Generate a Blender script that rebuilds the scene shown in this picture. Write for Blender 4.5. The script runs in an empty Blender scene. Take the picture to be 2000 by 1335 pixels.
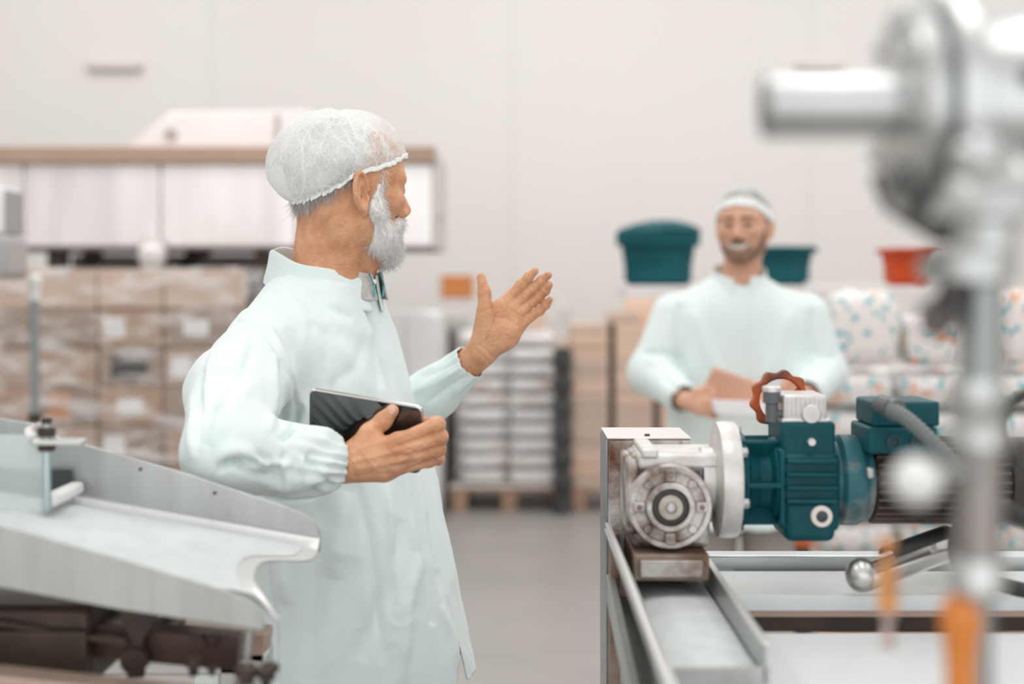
import bpy, bmesh, math, random
import numpy as np
from mathutils import Vector, Matrix, noise as mnoise

# ------------------------------------------------------------------ camera, world, lights, exposure
SC = bpy.context.scene
COL = SC.collection
F, HZ, CAMZ = 2800.0, 550.0, 1.47          # focal length in px, horizon row, eye height (frame 2000 x 1335)
cam_data = bpy.data.cameras.new('camera')
cam = bpy.data.objects.new('camera', cam_data)
COL.objects.link(cam)
cam.location = (0, 0, CAMZ)
cam.rotation_euler = (math.pi / 2, 0, 0)
cam_data.sensor_width = 36.0
cam_data.lens = 36.0 * F / 2000.0
cam_data.shift_y = -(667.5 - HZ) / 2000.0
cam_data.clip_start = 0.05
cam_data.dof.use_dof = True
cam_data.dof.focus_distance = 2.34
cam_data.dof.aperture_fstop = 1.85
SC.camera = cam

world = bpy.data.worlds.new('World')
SC.world = world
world.use_nodes = True
bg = world.node_tree.nodes['Background']
bg.inputs['Color'].default_value = (1.0, 0.985, 0.97, 1)
bg.inputs['Strength'].default_value = 0.75


def area_light(name, loc, rot, sx, sy, power, color=(1, 1, 1)):
    l = bpy.data.lights.new(name, 'AREA')
    l.shape = 'RECTANGLE'
    l.size, l.size_y, l.energy, l.color = sx, sy, power, color
    o = bpy.data.objects.new(name, l)
    o.location, o.rotation_euler = loc, rot
    COL.objects.link(o)
    return o


# rows of long ceiling luminaires of the hall
for (lx, ly) in ((-3.2, 1.0), (0.4, 1.0), (3.6, 1.0), (-3.2, 5.0), (0.4, 5.0), (3.6, 5.0), (-3.2, 8.2), (0.4, 8.2), (3.6, 8.2)):
    area_light('ceiling_lamp', (lx, ly, 5.2), (0, 0, 0), 0.9, 2.6, 31 if ly > 8 else 26, (1, 0.985, 0.97))
# added area light out of view, brightens the packing machine panels
area_light('machine_lamp', (-1.5, 6.5, 3.3), (math.radians(28), 0, 0), 1.8, 0.25, 9, (1, 0.95, 0.92))

# added fill light behind the camera, brightens the foreground from the front
area_light('gate_daylight', (0.5, -2.8, 1.9), (math.radians(90), 0, 0), 7.0, 3.2, 42, (0.97, 0.99, 1.0))

SC.view_settings.view_transform = 'Standard'
SC.view_settings.look = 'None'
SC.view_settings.gamma = 1.0
SC.view_settings.use_curve_mapping = False
SC.view_settings.exposure = 0.30
SC.cycles.use_denoising = True
SC.cycles.max_bounces = 8
SC.cycles.transparent_max_bounces = 16

# ------------------------------------------------------------------ helpers
random.seed(7)
RNG = np.random.default_rng(11)
PI = math.pi


def P(x, y, d):
    """a point seen at pixel (x, y) at distance d in front of the camera"""
    return Vector(((x - 1000.0) / F * d, d, CAMZ - (y - HZ) / F * d))


def PN(x, y, d):
    return np.array(P(x, y, d))


MATS = {}


def mat(name, col, rough=0.5, metal=0.0, col2=None, scale=8.0, detail=4.0, lo=0.4, hi=0.6, bump=0.0, bscale=60.0,
        stretch=(1, 1, 1), alpha=1.0, spec=0.5, sss=0.0, trans=0.0, emit=None, coat=0.0, rough2=None, aniso=None):
    if name in MATS:
        return MATS[name]
    m = bpy.data.materials.new(name)
    m.use_nodes = True
    nt = m.node_tree
    b = nt.nodes['Principled BSDF']
    b.inputs['Base Color'].default_value = (*col, 1)
    b.inputs['Roughness'].default_value = rough
    b.inputs['Metallic'].default_value = metal
    b.inputs['Specular IOR Level'].default_value = spec
    b.inputs['Alpha'].default_value = alpha
    if coat:
        b.inputs['Coat Weight'].default_value = coat
    if sss:
        b.inputs['Subsurface Weight'].default_value = sss
        b.inputs['Subsurface Radius'].default_value = (1.0, 0.35, 0.2)
        b.inputs['Subsurface Scale'].default_value = 0.006
    if trans:
        b.inputs['Transmission Weight'].default_value = trans
    if emit:
        b.inputs['Emission Color'].default_value = (*emit[:3], 1)
        b.inputs['Emission Strength'].default_value = emit[3]
    tc = None
    if col2 or bump or rough2 is not None:
        tc = nt.nodes.new('ShaderNodeTexCoord')
        mp = nt.nodes.new('ShaderNodeMapping')
        mp.inputs['Scale'].default_value = stretch
        nt.links.new(tc.outputs['Object'], mp.inputs['Vector'])
    if col2 or rough2 is not None:
        n = nt.nodes.new('ShaderNodeTexNoise')
        n.inputs['Scale'].default_value = scale
        n.inputs['Detail'].default_value = detail
        n.inputs['Roughness'].default_value = 0.6
        nt.links.new(mp.outputs['Vector'], n.inputs['Vector'])
        r = nt.nodes.new('ShaderNodeValToRGB')
        r.color_ramp.elements[0].position = lo
        r.color_ramp.elements[0].color = (*col, 1)
        r.color_ramp.elements[1].position = hi
        r.color_ramp.elements[1].color = (*(col2 or col), 1)
        nt.links.new(n.outputs['Fac'], r.inputs['Fac'])
        if col2:
            nt.links.new(r.outputs['Color'], b.inputs['Base Color'])
        if rough2 is not None:
            mr = nt.nodes.new('ShaderNodeMapRange')
            mr.inputs['From Min'].default_value, mr.inputs['From Max'].default_value = lo, hi
            mr.inputs['To Min'].default_value, mr.inputs['To Max'].default_value = rough, rough2
            nt.links.new(n.outputs['Fac'], mr.inputs['Value'])
            nt.links.new(mr.outputs['Result'], b.inputs['Roughness'])
    if bump:
        n2 = nt.nodes.new('ShaderNodeTexNoise')
        n2.inputs['Scale'].default_value = bscale
        n2.inputs['Detail'].default_value = 5
        nt.links.new(mp.outputs['Vector'], n2.inputs['Vector'])
        bp = nt.nodes.new('ShaderNodeBump')
        bp.inputs['Strength'].default_value = bump
        bp.inputs['Distance'].default_value = 0.004
        nt.links.new(n2.outputs['Fac'], bp.inputs['Height'])
        nt.links.new(bp.outputs['Normal'], b.inputs['Normal'])
    MATS[name] = m
    return m


def wloc(o):
    v = Vector((0, 0, 0))
    while o is not None:
        v += o.location
        o = o.parent
    return v


def tag(o, label=None, cat=None, group=None, kind=None):
    if label:
        o['label'] = label
    if cat:
        o['category'] = cat
    if group:
        o['group'] = group
    if kind:
        o['kind'] = kind
    return o


def thing(name, label, cat, loc, group=None):
    o = bpy.data.objects.new(name, None)
    o.location = loc
    COL.objects.link(o)
    o.empty_display_size = 0.1
    return tag(o, label, cat, group)


def link_mesh(name, verts, faces, m, parent=None, loc=None, smooth=True, angle=40, bevel=0.0, seg=2):
    v = np.asarray(verts, float).reshape(-1, 3)
    if parent is not None:
        org = np.array(wloc(parent))
        lc = (0, 0, 0)
    else:
        if loc is None:
            loc = ((v[:, 0].min() + v[:, 0].max()) / 2, (v[:, 1].min() + v[:, 1].max()) / 2, v[:, 2].min())
        org = np.array(loc, float)
        lc = tuple(org)
    me = bpy.data.meshes.new(name)
    if isinstance(faces, np.ndarray):
        nf, k = faces.shape
        me.vertices.add(len(v))
        me.vertices.foreach_set('co', (v - org).astype(np.float32).ravel())
        me.loops.add(nf * k)
        me.loops.foreach_set('vertex_index', faces.astype(np.int32).ravel())
        me.polygons.add(nf)
        me.polygons.foreach_set('loop_start', np.arange(0, nf * k, k, dtype=np.int32))
        me.update(calc_edges=True)
    else:
        me.from_pydata((v - org).tolist(), [], faces)
    me.validate()
    if m is not None:
        me.materials.append(m)
    o = bpy.data.objects.new(name, me)
    o.location = lc
    COL.objects.link(o)
    if parent is not None:
        o.parent = parent
    if bevel:
        bv = o.modifiers.new('bevel', 'BEVEL')
        bv.width, bv.segments, bv.limit_method, bv.angle_limit = bevel, seg, 'ANGLE', math.radians(35)
        bv.harden_normals = False
    if smooth:
        me.polygons.foreach_set('use_smooth', np.ones(len(me.polygons), bool))
        if angle < 180:
            me.set_sharp_from_angle(angle=math.radians(angle))
    return o


def frame_from(d):
    d = Vector(d).normalized()
    up = Vector((0, 0, 1)) if abs(d.z) < 0.9 else Vector((1, 0, 0))
    u = d.cross(up).normalized()
    w = u.cross(d).normalized()
    return d, u, w


class MB:
    def __init__(self):
        self.v, self.f = [], []

    def add(self, vs, fs):
        n = len(self.v)
        self.v += [tuple(p) for p in vs]
        self.f += [tuple(i + n for i in q) for q in fs]
        return self

    def box(self, c, s, rot=None):
        """box with centre c, full size s"""
        h = [k / 2 for k in s]
        vs = [Vector((x * h[0], y * h[1], z * h[2])) for x in (-1, 1) for y in (-1, 1) for z in (-1, 1)]
        if rot is not None:
            vs = [rot @ p for p in vs]
        c = Vector(c)
        return self.add([p + c for p in vs], [(0, 1, 3, 2), (4, 6, 7, 5), (0, 4, 5, 1), (2, 3, 7, 6), (0, 2, 6, 4), (1, 5, 7, 3)])

    def bb(self, x0, x1, y0, y1, z0, z1):
        return self.box(((x0 + x1) / 2, (y0 + y1) / 2, (z0 + z1) / 2), (abs(x1 - x0), abs(y1 - y0), abs(z1 - z0)))

    def lathe(self, o, d, prof, seg=32, cap=True):
        """prof: list of (distance along d, radius)"""
        o = Vector(o)
        d, u, w = frame_from(d)
        vs, fs = [], []
        for (t, r) in prof:
            for k in range(seg):
                a = 2 * PI * k / seg
                vs.append(o + d * t + (u * math.cos(a) + w * math.sin(a)) * r)
        for i in range(len(prof) - 1):
            for k in range(seg):
                k2 = (k + 1) % seg
                fs.append((i * seg + k, (i + 1) * seg + k, (i + 1) * seg + k2, i * seg + k2)[::-1])
        if cap:
            fs.append(tuple(range(seg)))
            fs.append(tuple((len(prof) - 1) * seg + k for k in range(seg))[::-1])
        return self.add(vs, fs)

    def cyl(self, a, b, r, r2=None, seg=24):
        a, b = Vector(a), Vector(b)
        return self.lathe(a, b - a, [(0, r), ((b - a).length, r if r2 is None else r2)], seg)

    def tube(self, path, r, seg=12, closed=False):
        pts = [Vector(p) for p in path]
        n = len(pts)
        rr = r if isinstance(r, (list, tuple)) else [r] * n
        vs, fs = [], []
        prev = None
        for i in range(n):
            if closed:
                t = pts[(i + 1) % n] - pts[i - 1]
            else:
                t = pts[min(i + 1, n - 1)] - pts[max(i - 1, 0)]
            t.normalize()
            if prev is None:
                _, u, w = frame_from(t)
            else:
                u = (prev - t * prev.dot(t)).normalized()
                w = t.cross(u)
            prev = u
            for k in range(seg):
                a = 2 * PI * k / seg
                vs.append(pts[i] + (u * math.cos(a) + w * math.sin(a)) * rr[i])
        m = n if closed else n - 1
        for i in range(m):
            j = (i + 1) % n
            for k in range(seg):
                k2 = (k + 1) % seg
                fs.append((i * seg + k, i * seg + k2, j * seg + k2, j * seg + k))
        if not closed:
            fs.append(tuple(range(seg))[::-1])
            fs.append(tuple((n - 1) * seg + k for k in range(seg)))
        return self.add(vs, fs)

    def prism(self, pts, ext):
        """closed polygon pts (3-D) extruded by the vector ext"""
        ext = Vector(ext)
        p = [Vector(q) for q in pts]
        n = len(p)
        fs = [tuple(range(n))[::-1], tuple(range(n, 2 * n))]
        for i in range(n):
            j = (i + 1) % n
            fs.append((i, j, n + j, n + i))
        return self.add(p + [q + ext for q in p], fs)

    def grid(self, fn, nu, nv, closed_u=False):
        vs = [fn(i / (nu if closed_u else nu - 1), j / (nv - 1)) for j in range(nv) for i in range(nu)]
        fs = []
        for j in range(nv - 1):
            for i in range(nu if closed_u else nu - 1):
                i2 = (i + 1) % nu
                fs.append((j * nu + i, j * nu + i2, (j + 1) * nu + i2, (j + 1) * nu + i))
        return self.add(vs, fs)

    def sphere(self, c, r, seg=16, rings=10, rot=None):
        r = r if isinstance(r, (tuple, list)) else (r, r, r)
        c = Vector(c)
        vs, fs = [], []
        for j in range(rings + 1):
            th = PI * j / rings
            for i in range(seg):
                ph = 2 * PI * i / seg
                p = Vector((r[0] * math.sin(th) * math.cos(ph), r[1] * math.sin(th) * math.sin(ph), r[2] * math.cos(th)))
                vs.append(c + (rot @ p if rot is not None else p))
        for j in range(rings):
            for i in range(seg):
                i2 = (i + 1) % seg
                if j == 0:
                    fs.append((j * seg, (j + 1) * seg + i, (j + 1) * seg + i2))
                elif j == rings - 1:
                    fs.append((j * seg + i, (j + 1) * seg, j * seg + i2))
                else:
                    fs.append((j * seg + i, (j + 1) * seg + i, (j + 1) * seg + i2, j * seg + i2))
        return self.add(vs, fs)

    def build(self, name, m, parent=None, loc=None, bevel=0.0, seg=2, smooth=True, angle=40):
        o = link_mesh(name, self.v, self.f, m, parent, loc, smooth, angle, bevel, seg)
        bm = bmesh.new()
        bm.from_mesh(o.data)
        bmesh.ops.recalc_face_normals(bm, faces=bm.faces)
        bm.to_mesh(o.data)
        bm.free()
        return o


def copy_tree(o, loc=None, parent=None, rotz=None):
    c = o.copy()
    COL.objects.link(c)
    c.parent = parent
    if loc is not None:
        c.location = loc
    if rotz is not None:
        c.rotation_euler.z = rotz
    for ch in list(o.children):
        copy_tree(ch, None, c)
    return c


# ------------------------------------------------------------------ implicit surfaces (for bodies and cloth)
def smin(a, b, k):
    h = np.maximum(k - np.abs(a - b), 0) / k
    return np.minimum(a, b) - h * h * k * 0.25


def smax(a, b, k):
    return -smin(-a, -b, k)


def ell(p, c, r, R=None):
    q = p - np.asarray(c)
    if R is not None:
        q = q @ R
    r = np.asarray(r)
    k0 = np.sqrt(((q / r) ** 2).sum(1))
    k1 = np.sqrt(((q / (r * r)) ** 2).sum(1)) + 1e-9
    return k0 * (k0 - 1) / k1


def cone(p, a, b, ra, rb):
    a, b = np.asarray(a, float), np.asarray(b, float)
    ba = b - a
    t = np.clip(((p - a) @ ba) / (ba @ ba), 0, 1)
    q = p - a - t[:, None] * ba
    return np.sqrt((q * q).sum(1)) - (ra + t * (rb - ra))


def chain(p, pts, rad, k=0.01):
    d = None
    for i in range(len(pts) - 1):
        e = cone(p, pts[i], pts[i + 1], rad[i], rad[i + 1])
        d = e if d is None else smin(d, e, k)
    return d


OFF8 = np.array([[i & 1, (i >> 1) & 1, (i >> 2) & 1] for i in range(8)])
EDGES = [(a, b) for a in range(8) for b in range(8) if a < b and bin(a ^ b).count('1') == 1]


def nets(f, lo, hi, s, L=4, mar=1.35):
    """surface of f = 0 as quads (surface nets on a sparse grid of cell size s)"""
    lo, hi = np.asarray(lo, float), np.asarray(hi, float)
    n = np.ceil((hi - lo) / (s * 2 ** L)).astype(int)
    ijk = np.stack(np.meshgrid(*[np.arange(k) for k in n], indexing='ij'), -1).reshape(-1, 3)
    for l in range(L, -1, -1):
        cs = s * 2 ** l
        d = f(lo + (ijk + .5) * cs)
        ijk = ijk[np.abs(d) < cs * .87 * mar]
        if l:
            ijk = (ijk[:, None, :] * 2 + OFF8[None]).reshape(-1, 3)
    N = n * 2 ** L + 2
    enc = lambda a: (a[..., 0] * N[1] + a[..., 1]) * N[2] + a[..., 2]
    u, inv = np.unique(enc(ijk[:, None, :] + OFF8[None]), return_inverse=True)
    pts = np.stack([u // (N[1] * N[2]), (u // N[2]) % N[1], u % N[2]], -1)
    v8 = f(lo + pts * s)[inv.reshape(-1)].reshape(-1, 8)
    neg = v8 < 0
    act = neg.any(1) & ~neg.all(1)
    ijk, v8, neg = ijk[act], v8[act], neg[act]
    acc, cnt = np.zeros((len(ijk), 3)), np.zeros(len(ijk))
    for a, b in EDGES:
        m = neg[:, a] != neg[:, b]
        t = np.where(m, v8[:, a] / np.where(m, v8[:, a] - v8[:, b], 1), 0)
        acc += np.where(m[:, None], OFF8[a] + t[:, None] * (OFF8[b] - OFF8[a]), 0)
        cnt += m
    verts = lo + (ijk + acc / cnt[:, None]) * s
    ec = enc(ijk)
    order = np.argsort(ec)
    es = ec[order]

    def find(q):
        e = enc(q)
        i = np.clip(np.searchsorted(es, e), 0, len(es) - 1)
        return np.where(es[i] == e, order[i], -1)
    faces = []
    for ax in range(3):
        e1, e2 = np.eye(3, dtype=int)[(ax + 1) % 3], np.eye(3, dtype=int)[(ax + 2) % 3]
        m = neg[:, 0] != neg[:, 1 << ax]
        c = ijk[m]
        q = np.stack([np.nonzero(m)[0], find(c - e1), find(c - e1 - e2), find(c - e2)], -1)
        inside = neg[m, 0]
        q = np.where(inside[:, None], q, q[:, ::-1])
        faces.append(q[(q >= 0).all(1)])
    return verts, np.concatenate(faces)


def vnormals(v, f):
    n = np.zeros_like(v)
    a = np.cross(v[f[:, 2]] - v[f[:, 0]], v[f[:, 3]] - v[f[:, 1]])
    for k in range(4):
        np.add.at(n, f[:, k], a)
    return n / (np.linalg.norm(n, axis=1)[:, None] + 1e-12)


def polydist(q, line):
    """2-D distance of points q to a polyline, and the signed side"""
    d = np.full(len(q), 1e9)
    for i in range(len(line) - 1):
        a, b = np.array(line[i], float), np.array(line[i + 1], float)
        ba = b - a
        t = np.clip(((q - a) @ ba) / (ba @ ba), 0, 1)
        d = np.minimum(d, np.linalg.norm(q - a - t[:, None] * ba, axis=1))
    return d


def linefrac(q, line):
    """how far along the chord of a polyline each point lies, 0 to 1"""
    a, b = np.array(line[0], float), np.array(line[-1], float)
    return np.clip(((q - a) @ (b - a)) / ((b - a) @ (b - a)), 0, 1)


def drop_faces(v, f, keep):
    f = f[keep]
    used = np.zeros(len(v), bool)
    used[f.ravel()] = True
    idx = np.cumsum(used) - 1
    return v[used], idx[f]


def smooth_border(v, f, it=6):
    e = np.concatenate([f[:, [0, 1]], f[:, [1, 2]], f[:, [2, 3]], f[:, [3, 0]]])
    e = np.sort(e, 1)
    u, c = np.unique(e, axis=0, return_counts=True)
    b = u[c == 1]
    for _ in range(it):
        acc, cnt = np.zeros_like(v), np.zeros(len(v))
        for i, j in ((0, 1), (1, 0)):
            np.add.at(acc, b[:, i], v[b[:, j]])
            np.add.at(cnt, b[:, i], 1)
        m = cnt > 0
        v[m] = v[m] * .5 + .5 * acc[m] / cnt[m][:, None]
    return v


def rotz(a):
    c, s = math.cos(a), math.sin(a)
    return np.array([[c, -s, 0], [s, c, 0], [0, 0, 1.0]])


# ------------------------------------------------------------------ materials
STEEL = mat('brushed_steel', (.62, .62, .60), .32, 1.0, (.48, .48, .46), 3, 5, .35, .7, bump=.05, bscale=180, stretch=(1, 1, 12))
STEEL_D = mat('dull_steel', (.55, .56, .55), .42, .9, (.42, .42, .41), 6, 5, .3, .7, bump=.08, bscale=90)
STEEL_W = mat('satin_sheet_steel', (.49, .505, .495), .40, .85, (.42, .43, .42), 5, 6, .35, .65, bump=.04, bscale=150, stretch=(6, 1, 1))
IRON = mat('dark_oiled_steel', (.045, .035, .03), .45, .5, (.09, .06, .045), 9, 5, .4, .65, bump=.1)
BLACK = mat('black_rubber', (.02, .02, .02), .5)
CAST = mat('cast_aluminium', (.60, .57, .54), .42, .65, (.15, .10, .07), 20, 7, .42, .66, bump=.3, bscale=140)
RUSTY = mat('rust_stained_steel', (.56, .53, .50), .42, .7, (.14, .05, .022), 6, 9, .44, .62, bump=.25, bscale=120)
RUST = mat('rusty_plate', (.15, .075, .045), .6, .4, (.36, .30, .25), 10, 6, .4, .7, bump=.3, bscale=110)
TEAL = mat('teal_paint', (.0005, .062, .076), .42, 0, (.003, .09, .106), 14, 5, .45, .75, bump=.15, bscale=70, spec=.22)
ORANGE = mat('orange_plastic', (.62, .13, .025), .45)
WHITE_P = mat('white_powder', (.60, .63, .625), .9, 0, (.54, .57, .565), 20, 5, .4, .65, bump=.15, bscale=60)
# ------------------------------------------------------------------ the hall
WALL_Y = 11.0
wall_m = mat('white_wall_panel', (.81, .785, .765), .55, 0, (.79, .76, .74), .6, 2, .3, .7)
floor_m = mat('grey_epoxy_floor', (.36, .34, .322), .33, 0, (.31, .292, .278), 2.2, 6, .35, .7, bump=.03, bscale=30, rough2=.5)
fl = MB().bb(-7, 7, -3, WALL_Y + .2, -.1, 0).build('floor', floor_m, loc=(0, 0, 0))
tag(fl, 'smooth grey coated concrete factory floor', 'floor', kind='structure')


def panel_wall(name, a, b, label):
    """a wall of tall insulated panels, each its own piece, narrow joints between"""
    a, b = Vector(a), Vector(b)
    root = thing(name, label, 'wall', (a + b) / 2)
    root['kind'] = 'structure'
    t = (b - a).normalized()
    n = Vector((-t.y, t.x, 0))
    L = (b - a).length
    back = MB().prism([a + n * .06, b + n * .06, b + n * .16, a + n * .16], (0, 0, 5.6))
    back.build('wall_backing', wall_m, root)
    k = int(round(L / 2.3))
    w = L / k
    base = None
    for i in range(k):
        p0 = a + t * (w * i + .0012)
        p1 = a + t * (w * (i + 1) - .0012)
        c = (p0 + p1) / 2
        if base is None:
            o = MB().prism([p0, p1, p1 + n * .058, p0 + n * .058], (0, 0, 5.6)).build('wall_panel', wall_m, root)
            base, c0 = o, c
        else:
            o = base.copy()
            COL.objects.link(o)
            o.parent = root
            o.location = c - c0
    return root


panel_wall('wall_back', (-6.9, WALL_Y, 0), (6.9, WALL_Y, 0), 'tall white insulated panel wall at the back of the hall')
panel_wall('wall_left', (-6.9, -2.5, 0), (-6.9, WALL_Y, 0), 'white panel side wall on the left of the hall')
panel_wall('wall_right', (6.9, WALL_Y, 0), (6.9, -2.5, 0), 'white panel side wall on the right of the hall')

# flat orange notice on the back wall
c = P(893, 559, WALL_Y)
sg = thing('wall_sign', 'small orange notice plate fixed on the white back wall', 'sign', (c.x, WALL_Y, c.z - .085))
MB().bb(c.x - .125, c.x + .125, WALL_Y - .012, WALL_Y - .001, c.z - .085, c.z + .085).build('plate', mat('orange_notice', (.72, .27, .075), .5, 0, (.62, .22, .06), 6, 3, .4, .6), sg, bevel=.004)
for sx in (-1, 1):
    MB().cyl((c.x + sx * .105, WALL_Y - .016, c.z), (c.x + sx * .105, WALL_Y - .011, c.z), .008, seg=10).build('screw', STEEL_D, sg)
for (px, py, w, lab) in ((226, 131, .42, 'long pale emergency light high on the back wall above the steel machine'),
                         (1598, 131, .36, 'long pale emergency light high on the back wall above the teal tubs')):
    c = P(px, py, WALL_Y)
    e = thing('emergency_light', lab, 'light fixture', (c.x, WALL_Y, c.z - .03))
    MB().bb(c.x - w / 2, c.x + w / 2, WALL_Y - .05, WALL_Y - .001, c.z - .028, c.z + .028).build('housing', mat('beige_plastic', (.58, .50, .46), .5), e, bevel=.008)
    MB().bb(c.x - w / 2 + .02, c.x + w / 2 - .02, WALL_Y - .062, WALL_Y - .05, c.z - .02, c.z + .02).build('diffuser', mat('pale_diffuser', (.72, .66, .62), .4), e, bevel=.004)
# ------------------------------------------------------------------ people
def skin_mat(name, col, col2, line=0.0):
    m = mat(name, col, .5, 0, col2, 30, 8, .36, .70, bump=.6, bscale=230, sss=.10, spec=.35)
    return m


SKIN1 = skin_mat('tanned_skin', (.76, .42, .25), (.55, .245, .125))
SKIN1B = None
SKIN2 = skin_mat('warm_skin', (.76, .45, .31), (.68, .37, .245))


def cloth_mat(name, col, col2):
    m = mat(name, col, .85, 0, col2, 5, 3, .35, .7, bump=.12, bscale=420, spec=.2)
    b = m.node_tree.nodes['Principled BSDF']
    b.inputs['Sheen Weight'].default_value = .15
    return m


COAT = cloth_mat('pale_mint_cotton', (.75, .845, .835), (.735, .832, .822))
TROUSER1 = cloth_mat('brown_trouser_cloth', (.22, .17, .145), (.17, .13, .11))
TROUSER2 = cloth_mat('stone_trouser_cloth', (.40, .36, .34), (.35, .32, .30))
SHOE = mat('dark_leather', (.03, .026, .024), .45)
WHITE_HAIR = mat('white_hair', (.93, .92, .90), .6, 0, (.72, .71, .70), 60, 3, .5, .8)
GREY_HAIR = mat('grey_hair', (.58, .57, .56), .75, 0, (.85, .84, .82), 40, 3, .4, .7)
DARK_HAIR = mat('dark_brown_hair', (.075, .048, .034), .7)


def hairnet_mat(name, base, crackle):
    m = bpy.data.materials.new(name)
    m.use_nodes = True
    nt = m.node_tree
    out = nt.nodes['Material Output']
    b = nt.nodes['Principled BSDF']
    b.inputs['Base Color'].default_value = (.90, .925, .915, 1)
    b.inputs['Roughness'].default_value = .8
    tr = nt.nodes.new('ShaderNodeBsdfTransparent')
    tl = nt.nodes.new('ShaderNodeBsdfTranslucent')
    tl.inputs['Color'].default_value = (.9, .93, .92, 1)
    mx0 = nt.nodes.new('ShaderNodeMixShader')
    mx0.inputs[0].default_value = .3
    nt.links.new(b.outputs[0], mx0.inputs[1])
    nt.links.new(tl.outputs[0], mx0.inputs[2])
    tc = nt.nodes.new('ShaderNodeTexCoord')
    nz = nt.nodes.new('ShaderNodeTexNoise')
    nz.inputs['Scale'].default_value = 22
    nz.inputs['Detail'].default_value = 3
    nt.links.new(tc.outputs['Object'], nz.inputs['Vector'])
    mixv = nt.nodes.new('ShaderNodeVectorMath')
    mixv.operation = 'MULTIPLY_ADD'
    mixv.inputs[1].default_value = (.035, .035, .035)
    nt.links.new(nz.outputs['Color'], mixv.inputs[0])
    nt.links.new(tc.outputs['Object'], mixv.inputs[2])
    facs = []
    for sc, wd, st in ((26, .03, (1, 1, .4)), (60, .055, (1.6, 1, .5)), (150, .09, (1, 1, 1))):
        mp = nt.nodes.new('ShaderNodeMapping')
        mp.inputs['Scale'].default_value = st
        mp.inputs['Rotation'].default_value = (.3, .5, .2)
        nt.links.new(mixv.outputs[0], mp.inputs['Vector'])
        vo = nt.nodes.new('ShaderNodeTexVoronoi')
        vo.feature = 'DISTANCE_TO_EDGE'
        vo.inputs['Scale'].default_value = sc
        nt.links.new(mp.outputs[0], vo.inputs['Vector'])
        mr = nt.nodes.new('ShaderNodeMapRange')
        mr.inputs['From Min'].default_value, mr.inputs['From Max'].default_value = 0, wd
        mr.inputs['To Min'].default_value, mr.inputs['To Max'].default_value = crackle, 0
        nt.links.new(vo.outputs['Distance'], mr.inputs['Value'])
        facs.append(mr.outputs['Result'])
    n3 = nt.nodes.new('ShaderNodeTexNoise')
    n3.inputs['Scale'].default_value = 17
    n3.inputs['Detail'].default_value = 6
    nt.links.new(tc.outputs['Object'], n3.inputs['Vector'])
    mr = nt.nodes.new('ShaderNodeMapRange')
    mr.inputs['From Min'].default_value, mr.inputs['From Max'].default_value = .35, .7
    mr.inputs['To Min'].default_value, mr.inputs['To Max'].default_value = base - .13, base + .16
    nt.links.new(n3.outputs['Fac'], mr.inputs['Value'])
    cur = mr.outputs['Result']
    for sc_n, wd_n, am_n, st_n in ((11, .022, .34, (1, 1, .45)), (19, .02, .22, (1.2, 1, .6))):
        mp2 = nt.nodes.new('ShaderNodeMapping')
        mp2.inputs['Scale'].default_value = st_n
        mp2.inputs['Rotation'].default_value = (.2, -.35, .4)
        nt.links.new(tc.outputs['Object'], mp2.inputs['Vector'])
        n4 = nt.nodes.new('ShaderNodeTexNoise')
        n4.inputs['Scale'].default_value = sc_n
        n4.inputs['Detail'].default_value = 1.5
        nt.links.new(mp2.outputs[0], n4.inputs['Vector'])
        sb = nt.nodes.new('ShaderNodeMath')
        sb.operation = 'SUBTRACT'
        sb.inputs[1].default_value = .5
        nt.links.new(n4.outputs['Fac'], sb.inputs[0])
        ab = nt.nodes.new('ShaderNodeMath')
        ab.operation = 'ABSOLUTE'
        nt.links.new(sb.outputs[0], ab.inputs[0])
        m4 = nt.nodes.new('ShaderNodeMapRange')
        m4.inputs['From Min'].default_value, m4.inputs['From Max'].default_value = 0, wd_n
        m4.inputs['To Min'].default_value, m4.inputs['To Max'].default_value = am_n, 0
        nt.links.new(ab.outputs[0], m4.inputs['Value'])
        facs.append(m4.outputs['Result'])
    for fo in facs:
        ad = nt.nodes.new('ShaderNodeMath')
        ad.operation = 'ADD'
        ad.use_clamp = True
        nt.links.new(cur, ad.inputs[0])
        nt.links.new(fo, ad.inputs[1])
        cur = ad.outputs[0]
    mx = nt.nodes.new('ShaderNodeMixShader')
    nt.links.new(cur, mx.inputs[0])
    nt.links.new(tr.outputs[0], mx.inputs[1])
    nt.links.new(mx0.outputs[0], mx.inputs[2])
    nt.links.new(mx.outputs[0], out.inputs['Surface'])
    return m


NET = hairnet_mat('hairnet_fleece', .50, .30)
NET2 = hairnet_mat('hairnet_fleece_thin', .30, .16)
NETRIM = mat('hairnet_elastic', (.88, .91, .90), .85)


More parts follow.
